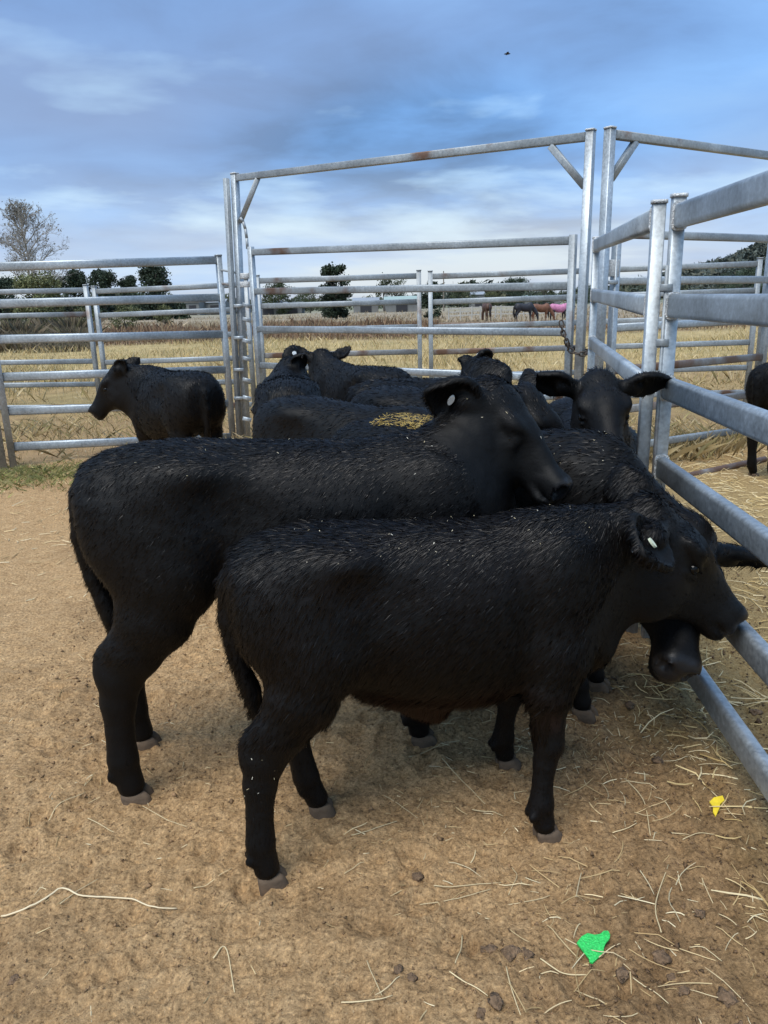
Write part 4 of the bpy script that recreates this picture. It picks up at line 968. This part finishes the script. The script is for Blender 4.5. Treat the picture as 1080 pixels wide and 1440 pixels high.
# ------------------------------------------------------------------ paddock grass
def blades(name, label, pts, hr, wr, cols, seed, cat='grass', lean=.35, clumpn=1):
    rng = np.random.default_rng(seed); n = len(pts); x, y = pts[:, 0], pts[:, 1]; z = ground_z(x, y)-.02
    h = rng.uniform(*hr, n)*(.6+.8*clump(x, y, .35, seed+3)); w = rng.uniform(*wr, n)*np.clip(y/16, .6, 4); a = rng.uniform(0, 6.28, n); la = rng.uniform(0, 6.28, n); lr = rng.gamma(2, lean/2, n)*h
    dx, dy = np.cos(a)*w*.5, np.sin(a)*w*.5; tx, ty = np.cos(la)*lr, np.sin(la)*lr
    V = np.stack([np.stack([x-dx, y-dy, z], -1), np.stack([x+dx, y+dy, z], -1), np.stack([x+dx*.8+tx*.4, y+dy*.8+ty*.4, z+h*.6], -1), np.stack([x+tx, y+ty, z+h], -1)], 1).reshape(-1, 3)
    b = np.arange(n)*4; Fc = np.concatenate([np.stack([b, b+1, b+2], -1), np.stack([b, b+2, b+3], -1)])
    o = mesh_from(name, V, Fc, M['grass']); c = cols[rng.integers(len(cols), size=n)]*rng.uniform(.65, 1.2, (n, 1)); set_col(o, 'tone', np.repeat(c, 4, 0)); tag(o, label, cat, kind='stuff'); return o
def spread(n, y0, y1, dens, seed, power=1.6):
    rng = np.random.default_rng(seed); y = y0+(y1-y0)*rng.random(n)**power; x = rng.uniform(-.62, .62, n)*(y+2); k = rng.random(n) < dens(x, y); return np.stack([x[k], y[k]], -1)
GOLDC = np.array([(.50, .38, .185), (.58, .455, .24), (.44, .325, .155), (.37, .31, .14), (.62, .51, .31)])
blades('dry_grass', 'tall golden dry grass across the paddock behind the yards', spread(105000, 11.5, 40, lambda x, y: sstep(11, 15, y+3*fbm(x, y, .4, 2, .5, 61))*(.35+.65*clump(x, y, .3, 62)), 501), (.08, .24), (.004, .009), GOLDC, 502)
blades('dry_grass', 'short dry stubble between the pens and the outer panels', spread(26000, 7.0, 13, lambda x, y: .25+.6*clump(x, y, .8, 64), 503, 1.0), (.03, .11), (.004, .009), GOLDC*.85, 504, lean=.9)
blades('brown_weeds', 'belt of rusty brown dry weeds beyond the golden grass', spread(70000, 36, 66, lambda x, y: (.3+.7*clump(x, y, .12, 66))*np.where(x/y > .075, np.where(y < 50, .35, .0), 1), 505, 1.2), (.18, .60), (.014, .03), np.array([(.20, .125, .075), (.26, .165, .10), (.16, .10, .065), (.30, .22, .13)]), 506, 'weeds')
blades('pale_pasture', 'pale dry pasture running back to the far trees', spread(30000, 66, 190, lambda x, y: .4+.6*clump(x, y, .05, 68), 507, 1.5), (.2, .5), (.02, .04), np.array([(.34, .265, .17), (.29, .225, .14), (.37, .30, .205)]), 508)
rng = np.random.default_rng(9); gp = np.stack([rng.normal(-3.05, .55, 5200), rng.normal(6.62, .34, 5200)], -1); gp = gp[(gp[:, 1] < 7.4) & (gp[:, 1] > 5.6)]
blades('green_grass', 'patch of short green grass at the foot of the left panel', gp, (.02, .06), (.004, .008), np.array([(.20, .21, .07), (.26, .26, .09), (.33, .29, .13)]), 510, lean=.9)
gp = np.stack([rng.uniform(1.9, 4.6, 9000), rng.uniform(6.4, 9.4, 9000)], -1); gp = gp[rng.random(len(gp)) < clump(gp[:, 0], gp[:, 1], 1.0, 70)]
blades('dry_tussocks', 'dry straw coloured tussocks behind the side gate', gp, (.05, .20), (.004, .009), GOLDC*.9, 511, lean=.7)
def scrub(px0, px1, Y0, Y1, n, seed, label, cols, hr):
    rng = np.random.default_rng(seed); y = rng.uniform(Y0, Y1, n); xa = np.array([at(px0, 440, v)[0] for v in (Y0, Y1)]); xb = np.array([at(px1, 440, v)[0] for v in (Y0, Y1)])
    t = (y-Y0)/(Y1-Y0); x = xa[0]+(xa[1]-xa[0])*t+rng.random(n)*((xb[0]-xa[0])+(xb[1]-xb[0]-xa[1]+xa[0])*t)
    return blades('scrub', label, np.stack([x, y], -1), hr, (.012, .03), cols, seed, 'scrub', .4)
scrub(-60, 122, 30, 42, 16000, 520, 'bank of grey-brown dead scrub at far left behind the panels', np.array([(.16, .125, .085), (.21, .165, .11), (.12, .095, .06), (.17, .15, .08)]), (.5, 1.5))

# ------------------------------------------------------------------ trees
def tube(path, radii, k=6):
    V = []; Fc = []; n = len(path)
    for i in range(n):
        d = unit(path[min(i+1, n-1)]-path[max(i-1, 0)]); s_ = unit(np.cross(d, [0.31, .95, .05])); u = np.cross(s_, d)
        for j in range(k): a = 2*math.pi*j/k; V.append(path[i]+(s_*math.cos(a)+u*math.sin(a))*radii[i])
    for i in range(n-1):
        for j in range(k): Fc.append((i*k+j, i*k+(j+1) % k, (i+1)*k+(j+1) % k, (i+1)*k+j))
    return V, Fc
def leafy_tree(name, label, px, pbase, ptop, pw, Y, cols, seed, shape='round', n=9000, group='trees beyond the paddock', trunk=.14, leaf=1.0, cat='tree', low=.04):
    """px: column; pbase/ptop: pixel rows; pw: pixel width"""
    rng = np.random.default_rng(seed); b = at(px, pbase, Y); t = at(px, ptop, Y); Hh = t[2]-b[2]; Wd = pw*np.linalg.norm(ray(px, pbase)*Y/ray(px, pbase)[1])/F*.5
    gzb = gz(b[0], Y); base = np.array([b[0], Y, gzb]); Hh = t[2]-gzb
    root = empty(name, base); tag(root, label, cat, group)
    th = Hh*.75; path = [np.array([0, 0, -.2])]+[np.array([rng.normal(0, .02)*Hh*i/4, rng.normal(0, .02)*Hh, th*i/4]) for i in range(1, 5)]
    parts = [tube(path, [Hh*.030*(1-.16*i) for i in range(5)], 7)]
    for i in range(7):
        z0_ = rng.uniform(.15, .55)*Hh; a = rng.uniform(0, 6.28); e = np.array([math.cos(a)*Wd*.7, math.sin(a)*Wd*.7, z0_+rng.uniform(.12, .3)*Hh]); s0 = np.array([0, 0, z0_]); m_ = (s0+e)/2+np.array([0, 0, .04*Hh]); parts.append(tube([s0, m_, e], [Hh*.014, Hh*.010, Hh*.004], 5))
    V, Fc = join_parts(parts); mesh_from('trunk', V, Fc, M['bark'], True, root)
    # crown: lobes of leaf clumps
    nl = 44; lob = []
    for i in range(nl):
        if shape == 'round': u = rng.random(); zc = low+(.93-low)*rng.random()**.8; rad = math.sqrt(max(.05, 1-((zc-.50)/.56)**2))
        elif shape == 'oval': zc = low+(.92-low)*rng.random(); rad = math.sqrt(max(.05, 1-((zc-.48)/.56)**2))
        elif shape == 'cone': zc = low+(.95-low)*rng.random()**1.35; rad = max(.10, 1.15*(1-zc)**.6)
        else: zc = rng.uniform(.45, .93); rad = .9
        a = rng.uniform(0, 6.28); rr = rad*rng.uniform(.25, .88); lob.append((math.cos(a)*rr*Wd, math.sin(a)*rr*Wd, zc*Hh, rng.uniform(.28, .46)*min(Wd, Hh*.45), rng.uniform(.7, 1.25)))
    lob.append((0, 0, .86*Hh, .3*Wd, 1.0)); lob = np.array(lob)
    li = rng.integers(len(lob), size=n); d = rng.normal(0, 1, (n, 3)); d /= np.linalg.norm(d, axis=1)[:, None]; rr = lob[li, 3]*rng.random(n)**.5*(1+.25*rng.normal(0, 1, n)*(rng.random(n) < .3))
    c = lob[li, :3]+d*rr[:, None]*np.array([1, 1, .85]); c[:, 2] = np.maximum(c[:, 2], .04*Hh)
    sz = (.021*Hh+.02)*leaf*rng.uniform(.5, 1.3, n)[:, None]
    e1 = rng.normal(0, 1, (n, 3)); e1 /= np.linalg.norm(e1, axis=1)[:, None]; e2 = np.cross(e1, rng.normal(0, 1, (n, 3))); e2 /= np.linalg.norm(e2, axis=1)[:, None]
    V = np.stack([c-e1*sz, c+e2*sz*.6, c+e1*sz, c-e2*sz*.6], 1).reshape(-1, 3); Fc = np.arange(n*4).reshape(-1, 4)
    cr = mesh_from('crown', V, Fc, M['leaf'], False, root); cc = cols[rng.integers(len(cols), size=n)]*lob[li, 4][:, None]*rng.uniform(.75, 1.25, (n, 1)); set_col(cr, 'tone', np.repeat(cc, 4, 0))
    return root
DG = np.array([(.030, .045, .026), (.040, .058, .032), (.024, .036, .024)]); MG = np.array([(.065, .085, .035), (.085, .105, .045), (.05, .07, .03)]); OL = np.array([(.13, .14, .06), (.16, .165, .075), (.10, .115, .05)])
leafy_tree('dark_tree', 'small dark round tree, first right of the bare tree', 108, 434, 379, 42, 190, DG, 601)
leafy_tree('dark_tree', 'small dark round tree between two other dark trees at left', 149, 434, 378, 40, 185, DG, 602)
leafy_tree('dark_tree', 'low dark tree tucked beside the biggest dark tree at left', 182, 436, 388, 30, 200, DG*1.2, 603)
leafy_tree('dark_tree', 'biggest dark spreading tree at left, behind the lone calf', 220, 440, 369, 72, 150, DG, 604, 'cone', 12600)
leafy_tree('green_shrub', 'pale green bushy shrub at the foot of the bare tree', 52, 436, 384, 60, 95, OL, 605, 'round', 7800, cat='shrub')
leafy_tree('dark_tree', 'dark low tree cut by the left picture edge', 6, 440, 392, 50, 140, DG*1.1, 606)
leafy_tree('green_shrub', 'thin green shrub right of the bare tree', 78, 434, 386, 26, 120, OL*.8, 607, 'oval', 3600, cat='shrub')
leafy_tree('green_shrub', 'low olive bush below the dark trees at left', 175, 447, 428, 46, 70, OL*.85, 608, 'round', 3600, cat='shrub')
leafy_tree('green_shrub', 'low olive bush at right foot of the biggest dark tree', 231, 446, 430, 26, 72, OL*.9, 609, 'round', 2700, cat='shrub')
leafy_tree('green_shrub', 'low olive bush under the two small dark trees', 122, 447, 432, 40, 68, OL*.75, 610, 'round', 3000, cat='shrub')
leafy_tree('oval_tree', 'dark dense oval tree standing alone above the gate rails', 473, 441, 370, 41, 120, DG*.95, 611, 'oval', 10800, low=.06)
leafy_tree('broad_tree', 'broad green tree mass just right of the gate hinge', 392, 430, 395, 52, 240, MG*.75, 612, 'round', 6600)
leafy_tree('low_tree', 'low green tree between the broad tree and the oval tree', 436, 430, 408, 42, 250, MG, 613, 'round', 4200)
leafy_tree('thin_tree', 'thin open gum tree right of the oval tree', 540, 428, 384, 26, 260, MG*.7, 614, 'top', 1260)
leafy_tree('thin_tree', 'wide open gum tree in front of the pale roofs', 558, 428, 391, 34, 265, MG*.7, 615, 'top', 1560)
leafy_tree('dark_tree', 'narrow dark tree behind the paired outer posts', 606, 448, 395, 30, 100, DG*1.1, 616, 'oval', 6000)
leafy_tree('low_tree', 'low green trees left of the single brown horse', 652, 424, 404, 44, 300, MG*.8, 617, 'round', 4200)
leafy_tree('low_tree', 'olive low tree above the dark horse', 690, 424, 410, 30, 310, OL*.7, 618, 'round', 2700)
leafy_tree('round_tree', 'dark round-headed tree above the chestnut horse', 725, 424, 391, 38, 280, DG*1.3, 619, 'round', 5400)
leafy_tree('low_tree', 'low tree above the pink-rugged horse', 768, 423, 398, 44, 300, MG*.65, 620, 'round', 4500)
leafy_tree('low_tree', 'low dark tree seen between the gate posts', 822, 420, 400, 34, 290, DG*1.4, 621, 'round', 3000)
leafy_tree('yellow_shrub', 'small yellow shrub at the foot of the wooded hill', 985, 417, 409, 18, 180, np.array([(.55, .36, .02), (.5, .40, .06), (.2, .2, .05)]), 622, 'round', 1500, cat='shrub')
leafy_tree('dark_tree', 'dark tree clump below the hill near the right edge', 1045, 416, 378, 70, 260, DG*1.2, 623, 'round', 7800)
leafy_tree('dark_tree', 'small far tree beside the white houses left of the gate posts', 283, 432, 414, 11, 330, DG*1.3, 624, 'round', 1500)
# bare tree
def bare_tree():
    Y = 120.0; b = at(50, 440, Y); t = at(45, 277, Y); g0 = gz(b[0], Y); Hh = t[2]-g0; base = np.array([b[0], Y, g0]); rng = np.random.default_rng(77)
    root = empty('bare_tree', base); tag(root, 'tall leafless tree with a round haze of twigs at far left', 'tree'); TR = []; TW = []; LV = []
    def limb(p, d, L, r, depth):
        n = 4; path = [p]; q = p; dd = d
        for i in range(n): dd = unit(dd+rng.normal(0, .09, 3)+np.array([0, 0, .07])); q = q+dd*L/n; path.append(q)
        (TR if depth < 2 else TW).append(tube(path, [max(.012, r*(1-.7*i/n)) for i in range(n+1)], 6 if depth < 2 else 3))
        if depth >= 4:
            for _ in range(1): LV.append(path[rng.integers(1, 5)]+rng.normal(0, .2, 3))
            return
        for i in range([0, 7, 5, 4][depth]):
            tpos = rng.uniform(.22, 1.0); k = min(n-1, int(tpos*n)); s0 = path[k]+(path[k+1]-path[k])*(tpos*n-k)
            ax = unit(np.cross(dd, rng.normal(0, 1, 3))); ang = rng.uniform(.4, .85); limb(s0, unit(dd*math.cos(ang)+ax*math.sin(ang)), L*rng.uniform(.40, .60), r*.45, depth+1)
    lead = [np.array([rng.normal(0, .006)*Hh, rng.normal(0, .006)*Hh, Hh*.97*i/8]) for i in range(9)]; TR.append(tube(lead, [Hh*.017*(1-.11*i) for i in range(9)], 7))
    for i in range(26):
        f_ = .26+.70*(i+rng.random())/26; s0 = np.array([np.interp(f_*8/.97, range(9), [q[c] for q in lead]) for c in range(3)]); a = i*2.4+rng.normal(0, .3)
        el = np.interp(f_, [.25, .6, 1], [.25, .65, 1.1]); limb(s0, np.array([math.cos(a)*math.cos(el), math.sin(a)*math.cos(el), math.sin(el)]), Hh*np.interp(f_, [.25, .45, .7, 1], [.24, .30, .24, .07]), Hh*.007, 1)
    V, Fc = join_parts(TR); mx = max(V[:, 2].max(), max(np.array(v)[:, 2].max() for v, _ in TW)); sc = Hh/mx
    mesh_from('trunk', V*sc, Fc, M['palebark'], True, root); V, Fc = join_parts(TW); mesh_from('twigs', V*sc, Fc, M['palebark'], True, root)
    LV = np.array(LV)*sc; n = len(LV); e1 = rng.normal(0, 1, (n, 3))*.09; e2 = rng.normal(0, 1, (n, 3))*.09
    lf = mesh_from('last_leaves', np.stack([LV-e1, LV+e2, LV+e1], 1).reshape(-1, 3), np.arange(n*3).reshape(-1, 3), M['leaf'], False, root); set_col(lf, 'tone', np.tile(np.array([(.17, .155, .12)]), (n*3, 1)))
    lf['kind'] = 'stuff'
bare_tree()

# ------------------------------------------------------------------ wooded hill at right
def hill():
    rng = np.random.default_rng(31); us = np.linspace(0, 1, 70); vs = np.linspace(0, 1, 24)
    ridge_px = [(800, 412), (860, 408), (900, 402), (930, 393), (960, 384), (1000, 374), (1040, 362), (1080, 345), (1140, 325), (1220, 312), (1320, 318), (1420, 360), (1500, 400)]
    px = np.interp(us, np.linspace(0, 1, len(ridge_px)), [p[0] for p in ridge_px]); py = np.interp(us, np.linspace(0, 1, len(ridge_px)), [p[1]+7 for p in ridge_px])
    V = []
    for v in vs:
        for a, b in zip(px, py):
            Yr = 640.; top = at(a, b, Yr); Yv = 430+(Yr-430)*v if v <= .8 else 598+ (v-.8)/.2*230
            prof = math.sin(min(1, v/.8)*math.pi/2)**1.3 if v <= .8 else math.cos((v-.8)/.2*math.pi/2)
            g0 = -6.0; x = top[0]*(Yv/Yr) if v <= .8 else top[0]*(598/Yr)+ (v-.8)*40
            V.append((top[0]*min(Yv, 640)/Yr, Yv, g0+max(0, top[2]-g0)*prof))
    V = np.array(V); V[:, 2] += 2.0*fbm(V[:, 0], V[:, 1], .02, 3, .5, 91)*sstep(-6, 8, V[:, 2]); nu = len(us); idx = np.arange(len(V)).reshape(len(vs), nu)
    q = np.stack([idx[:-1, :-1], idx[:-1, 1:], idx[1:, 1:], idx[1:, :-1]], -1).reshape(-1, 4)
    mh = m_plain('hill_slope', (0.10, 0.105, 0.065), 0.95, 0.5, .02)
    o = mesh_from('hill', V, q, mh, True); tag(o, 'low hill rising at right beyond the paddock', 'hill', kind='structure')
    # canopy
    n = 4200; i = rng.integers(0, len(V)-nu-1, n); j = np.where((i+1) % nu == 0, i, i+1); c = V[i]*(u_ := rng.random(n)[:, None])+V[j]*(1-u_); k = (c[:, 2] > -4.5) & ((fbm(c[:, 0], c[:, 1], .012, 2, .5, 93) > -.34)); c = c[k]; n = len(c)
    ln = 30; d = rng.normal(0, 1, (n, ln, 3)); d /= np.linalg.norm(d, axis=2)[..., None]; r = rng.uniform(2.2, 4.6, n)[:, None, None]
    P = c[:, None, :]+np.array([0, 0, 1.0])*r*.8+d*r*np.array([1, 1, .85])*rng.random((n, ln, 1))**.3; sz = r*.44*rng.uniform(.6, 1.2, (n, ln, 1)); e1 = rng.normal(0, .6, (n, ln, 3))*sz; e2 = rng.normal(0, .6, (n, ln, 3))*sz
    Vt = np.stack([P-e1, P+e2, P+e1], 2).reshape(-1, 3); cols = np.array([(.070, .086, .075), (.085, .10, .082), (.060, .076, .070), (.105, .108, .080)]); cc = cols[rng.integers(len(cols), size=n)][:, None, :]*rng.uniform(.7, 1.2, (n, ln, 1))  # canopy colours lightened and blued, distance haze painted into the leaves
    f = mesh_from('hill_forest', Vt, np.arange(len(Vt)).reshape(-1, 3), M['leaf']); set_col(f, 'tone', np.repeat(cc.reshape(-1, 3), 3, 0)); tag(f, 'dark eucalypt forest covering the hill at right', 'forest', kind='stuff')
hill()
def treeline():
    """far hedge of trees that reads as one mass"""
    rng = np.random.default_rng(33); n = 900; px = rng.uniform(-80, 1160, n); Y = rng.uniform(330, 420, n); P = []
    h = 4.5+5.0*clump(px, Y*0, .012, 301)+rng.random(n)*2; keep = rng.random(n) < .35+.65*clump(px, Y*0, .02, 303); px, Y, h = px[keep], Y[keep], h[keep]; n = len(px)
    c = np.array([at(a, 425, b) for a, b in zip(px, Y)]); c[:, 2] = ground_z(c[:, 0], c[:, 1]); ln = 60
    d = rng.normal(0, 1, (n, ln, 3)); d /= np.linalg.norm(d, axis=2)[..., None]; hh = h[:, None, None]; Q = c[:, None, :]+np.array([0, 0, .5])*hh+d*hh*np.array([.75, .75, .52])*rng.random((n, ln, 1))**.35
    sz = hh*.13*rng.uniform(.6, 1.3, (n, ln, 1)); e1 = rng.normal(0, .7, (n, ln, 3))*sz; e2 = rng.normal(0, .7, (n, ln, 3))*sz; Vt = np.stack([Q-e1, Q+e2, Q+e1], 2).reshape(-1, 3)
    cols = np.array([(.055, .068, .045), (.075, .085, .05), (.045, .055, .04), (.10, .10, .06)]); cc = cols[rng.integers(len(cols), size=n)][:, None, :]*rng.uniform(.7, 1.25, (n, ln, 1))
    f = mesh_from('far_treeline', Vt, np.arange(len(Vt)).reshape(-1, 3), M['leaf']); set_col(f, 'tone', np.repeat(cc.reshape(-1, 3), 3, 0)); tag(f, 'far line of grey-green trees along the edge of the paddock', 'trees', kind='stuff')
treeline()

# ------------------------------------------------------------------ far buildings, fence, pole
M['wallw'] = m_plain('shed_wall', (.17, .17, .165), .8, .12, .8); M['roofg'] = m_plain('pale_green_roof', (.30, .38, .34), .5, .1, .6); M['roofw'] = m_plain('zinc_roof', (.27, .29, .31), .5, .12, .6); M['dark'] = m_plain('dark_opening', (.03, .03, .035), .8, .2, 2); M['postw'] = m_plain('white_paint', (.40, .385, .35), .7, .15, 3)
M['wood'] = m_plain('weathered_wood', (.20, .17, .14), .9, .3, 3)
def shed(name, px0, px1, pb, pe, pr, Y, depth, roof, label, doors=2):
    a = at(px0, pb, Y); b = at(px1, pb, Y); zb = gz((a[0]+b[0])/2, Y)-.3; ze = at((px0+px1)/2, pe, Y)[2]; zr = at((px0+px1)/2, pr, Y)[2]; o = np.array([(a[0]+b[0])/2, Y, zb]); w = (b[0]-a[0])/2
    root = empty(name, o); tag(root, label, 'shed', 'farm sheds beyond the paddock'); e = ze-zb; r = zr-zb; D = depth
    V = [(-w, 0, 0), (w, 0, 0), (w, D, 0), (-w, D, 0), (-w, 0, e), (w, 0, e), (w, D, e), (-w, D, e), (-w, D/2, r-.05), (w, D/2, r-.05)]
    mesh_from('wall', V, [(0, 1, 5, 4), (1, 2, 6, 9, 5), (2, 3, 7, 6), (3, 0, 4, 8, 7)], M['wallw'], False, root)
    ov = .4; V = []; 
    for z in (0, .12): V += [(-w-ov, -ov, e-.12+z), (w+ov, -ov, e-.12+z), (w+ov, D/2, r+z), (-w-ov, D/2, r+z), (w+ov, D+ov, e-.12+z), (-w-ov, D+ov, e-.12+z)]
    mesh_from('roof', V, [(6, 7, 8, 9), (9, 8, 10, 11), (3, 2, 1, 0), (5, 4, 2, 3), (0, 1, 7, 6), (4, 5, 11, 10), (1, 2, 8, 7), (2, 4, 10, 8), (0, 6, 9, 3), (3, 9, 11, 5)], roof, False, root)
    for i in range(doors):
        x = -w+2*w*(i+.5)/doors; dw = min(1.6, w/doors*.55); V, Fc = prism((x, -.06, .1), (x, -.06, e*.78), dw*2, .08, np.array([0, 1.0, 0]), .02, 1); mesh_from('door', V, Fc, M['dark'], False, root)
shed('farm_shed', 497, 532, 430, 424, 419, 230, 14, M['roofw'], 'grey-roofed shed right of the oval tree', 1)
shed('farm_shed', 542, 588, 430, 425, 417, 225, 16, M['roofg'], 'pale green roofed shed left of the paired outer posts', 1)
shed('farm_shed', 362, 392, 432, 427, 424, 240, 10, M['roofw'], 'low pale shed just right of the gate hinge', 1)
shed('farm_shed', 398, 424, 432, 428, 425, 245, 10, M['roofw'], 'small pale shed under the broad green tree', 1)
shed('farm_shed', 262, 280, 432, 425, 421, 300, 10, M['roofw'], 'small white house left of the far little tree', 1)
shed('farm_shed', 287, 316, 431, 425, 421, 310, 10, M['roofw'], 'small white house right of the far little tree', 1)
shed('farm_shed', 664, 682, 424, 414, 410, 320, 12, M['roofw'], 'pale house above the gap between the brown and dark horses', 1)
shed('farm_shed', 738, 788, 422, 419, 415, 330, 14, M['roofg'], 'long pale green roof above the horses', 1)
# white rail fence by the horses
def rail_fence():
    Y = 88.0; pxs = np.linspace(632, 800, 12); o = at(716, 440, Y); o[2] = gz(o[0], Y); root = empty('paddock_fence', o); tag(root, 'pale post and rail fence behind the horses', 'fence')
    P = [np.array([at(p, 440, Y+2*math.sin(p))[0], Y, 0]) for p in pxs]
    for p in P: p[2] = gz(p[0], p[1]); V, Fc = prism(p-[0, 0, .2], p+[0, 0, 1.45], .14, .14, None, .1, 1); mesh_from('post', np.array(V)-o, Fc, M['postw'], False, root)
    for a, b in zip(P[:-1], P[1:]):
        for h in (.55, .95, 1.32): V, Fc = prism(a+[0, 0, h], b+[0, 0, h], .06, .12, None, .1, 1); mesh_from('rail', np.array(V)-o, Fc, M['postw'], False, root)
rail_fence()
def pole():
    Y = 210.; b = at(624, 430, Y); t = at(625, 381, Y); g = gz(b[0], Y); o = np.array([b[0], Y, g]); root = empty('power_pole', o); tag(root, 'thin timber power pole with cross-arm above the outer posts', 'power pole'); Hh = t[2]-g
    V, Fc = tube([np.array([0, 0, -.3]), np.array([0, 0, Hh])], [.19, .13], 8); mesh_from('mast', V, Fc, M['wood'], True, root)
    V, Fc = prism((-1.4, 0, Hh-.9), (1.4, 0, Hh-.9), .16, .16); mesh_from('cross_arm', V, Fc, M['wood'], False, root)
    for x in (-1.2, -.4, .4, 1.2): V, Fc = prism((x, 0, Hh-.82), (x, 0, Hh-.5), .12, .12, None, .4, 2); mesh_from('insulator', V, Fc, M['postw'], False, root)
pole()

# ------------------------------------------------------------------ horses
HT = [(-.80, 1.30, 1.05, .06), (-.74, 1.42, .98, .20), (-.60, 1.50, .92, .27), (-.35, 1.50, .90, .28), (0, 1.44, .80, .30), (.25, 1.44, .80, .28), (.45, 1.50, .84, .24), (.62, 1.46, .92, .18), (.74, 1.32, 1.02, .10), (.78, 1.22, 1.10, .03)]
def m_horse(name, col):
    return m_plain(name, col, .6, .25, 6)
def horse(label, px, py, Y, yaw, mat, dark, rug=None, s=1.0, graze=True, seed=0):
    Fd = Field((-1.0, -.45, -.03), (1.7, .45, 1.75), .034); Fd.loft(HT, n=2.2, k=.06)
    for sy in (-1, 1):
        st = .06*((seed*7+sy) % 3-1)
        Fd.chain([((-.58, sy*.14, 1.15), .24, .13), ((-.50, sy*.15, .95), .17, .11), ((-.62, sy*.14, .72), .10, .08), ((-.70+st, sy*.13, .56), .075, .06), ((-.67+st, sy*.13, .30), .05, .045), ((-.66+st, sy*.13, .12), .052, .05), ((-.62+st, sy*.13, .0), .062, .06)], k=.05)
        Fd.chain([((.50, sy*.13, 1.15), .18, .10), ((.47, sy*.14, .90), .12, .09), ((.48-st, sy*.13, .60), .07, .06), ((.48-st, sy*.13, .30), .048, .045), ((.49-st, sy*.13, .12), .052, .05), ((.52-st, sy*.13, .0), .062, .06)], k=.05)
    if graze: nk = [((.50, 0, 1.25), .26, .13), ((.86, 0, .95), .17, .09), ((1.08, 0, .62), .13, .085)]; hd = [((1.06, 0, .64), .13, .09), ((1.14, 0, .40), .10, .08), ((1.18, 0, .12), .065, .06)]; er = (1.02, .70)
    else: nk = [((.50, 0, 1.25), .26, .13), ((.85, 0, 1.42), .18, .09), ((1.05, 0, 1.55), .14, .085)]; hd = [((1.05, 0, 1.55), .13, .09), ((1.25, 0, 1.40), .10, .08), ((1.45, 0, 1.24), .065, .06)]; er = (1.0, 1.70)
    Fd.chain(nk, k=.08); Fd.chain(hd, k=.05)
    for sy in (-1, 1): Fd.ell((er[0], sy*.07, er[1]), (.04, .03, .08), k=.03)
    V, Q = Fd.mesh(2); g = at(px, py, Y); x = g[0]; o = mesh_from('horse', V*s, Q, mat, True, None, (x, Y, gz(x, Y))); o.rotation_euler = (0, 0, math.radians(yaw)); tag(o, label, 'horse', 'horses grazing in the paddock')
    tl = Field((-1.15, -.2, .2), (-.6, .2, 1.5), .03); tl.chain([((-.76, 0, 1.36), .06, .06), ((-.88, 0, 1.15), .07, .07), ((-.90, 0, .75), .09, .07), ((-.87, 0, .40), .04, .03)], k=.04); v, q = tl.mesh(1); mesh_from('tail', v*s, q, dark, True, o)
    if rug:
        rg = Field((-1.0, -.5, .5), (1.0, .5, 1.8), .034); rg.loft([(a, t+.03 if t > 0 else t, max(b, .80)-.02, w+.035) for a, t, b, w in HT], n=2.2, k=.03)
        v, q = rg.mesh(2); keep = (v[q].mean(1)[:, 0] < .66) & (v[q].mean(1)[:, 2] > .80); mesh_from('rug', v*s, q[keep], rug, True, o)
        nr = Field((.3, -.4, .5), (1.3, .4, 1.8), .034); nr.chain([(nk[0][0], .29, .16), (nk[1][0], .20, .12)], k=.05); v, q = nr.mesh(2); mesh_from('neck_rug', v*s, q, rug, True, o)
    return o
mb = m_horse('bay_horse', (.070, .032, .018)); mk = m_horse('dark_horse', (.016, .016, .022)); mc = m_horse('chestnut_horse', (.15, .062, .032)); mp_ = m_horse('pink_rug', (.50, .19, .32)); mt_ = m_horse('dark_tail', (.015, .012, .011))
horse('brown horse standing end-on by itself, leftmost of the four', 684, 450, 72, 100, mb, mt_, None, 1.08, True, 1)
horse('dark horse grazing, second of the four', 737, 452, 68, 10, mk, mt_, None, 1.06, True, 2)
horse('chestnut horse grazing between the dark horse and the pink-rugged one', 760, 452, 70, 5, mc, mc, None, 1.06, True, 3)
horse('horse in a pink rug, rightmost of the four', 785, 450, 71, 8, mk, mt_, mp_, 1.06, False, 4)

# ------------------------------------------------------------------ bird
bp_ = at(713, 76, 60.); V = []; Fc = []
b_ = tube([np.array([-.22, 0, 0]), np.array([-.10, 0, .01]), np.array([.05, 0, .02]), np.array([.16, 0, .02]), np.array([.24, 0, .01])], [.01, .05, .065, .045, .008], 8)
bird = mesh_from('bird', np.array(b_[0]), b_[1], M['dark'], True, None, bp_); tag(bird, 'tiny dark bird flying high in the cloudy sky', 'bird')
for sy in (-1, 1):
    V = [(.08, 0, .02), (-.06, 0, .02), (.10, sy*.20, .08), (-.05, sy*.20, .07), (.0, sy*.44, .03), (.08, 0, .0), (-.06, 0, .0), (.10, sy*.20, .065), (-.05, sy*.20, .055), (.0, sy*.44, .02)]
    mesh_from('wing', V, [(0, 2, 3, 1), (2, 4, 3), (5, 6, 8, 7), (7, 8, 9), (0, 5, 7, 2), (2, 7, 9, 4), (1, 3, 8, 6), (3, 4, 9, 8)], M['dark'], False, bird)
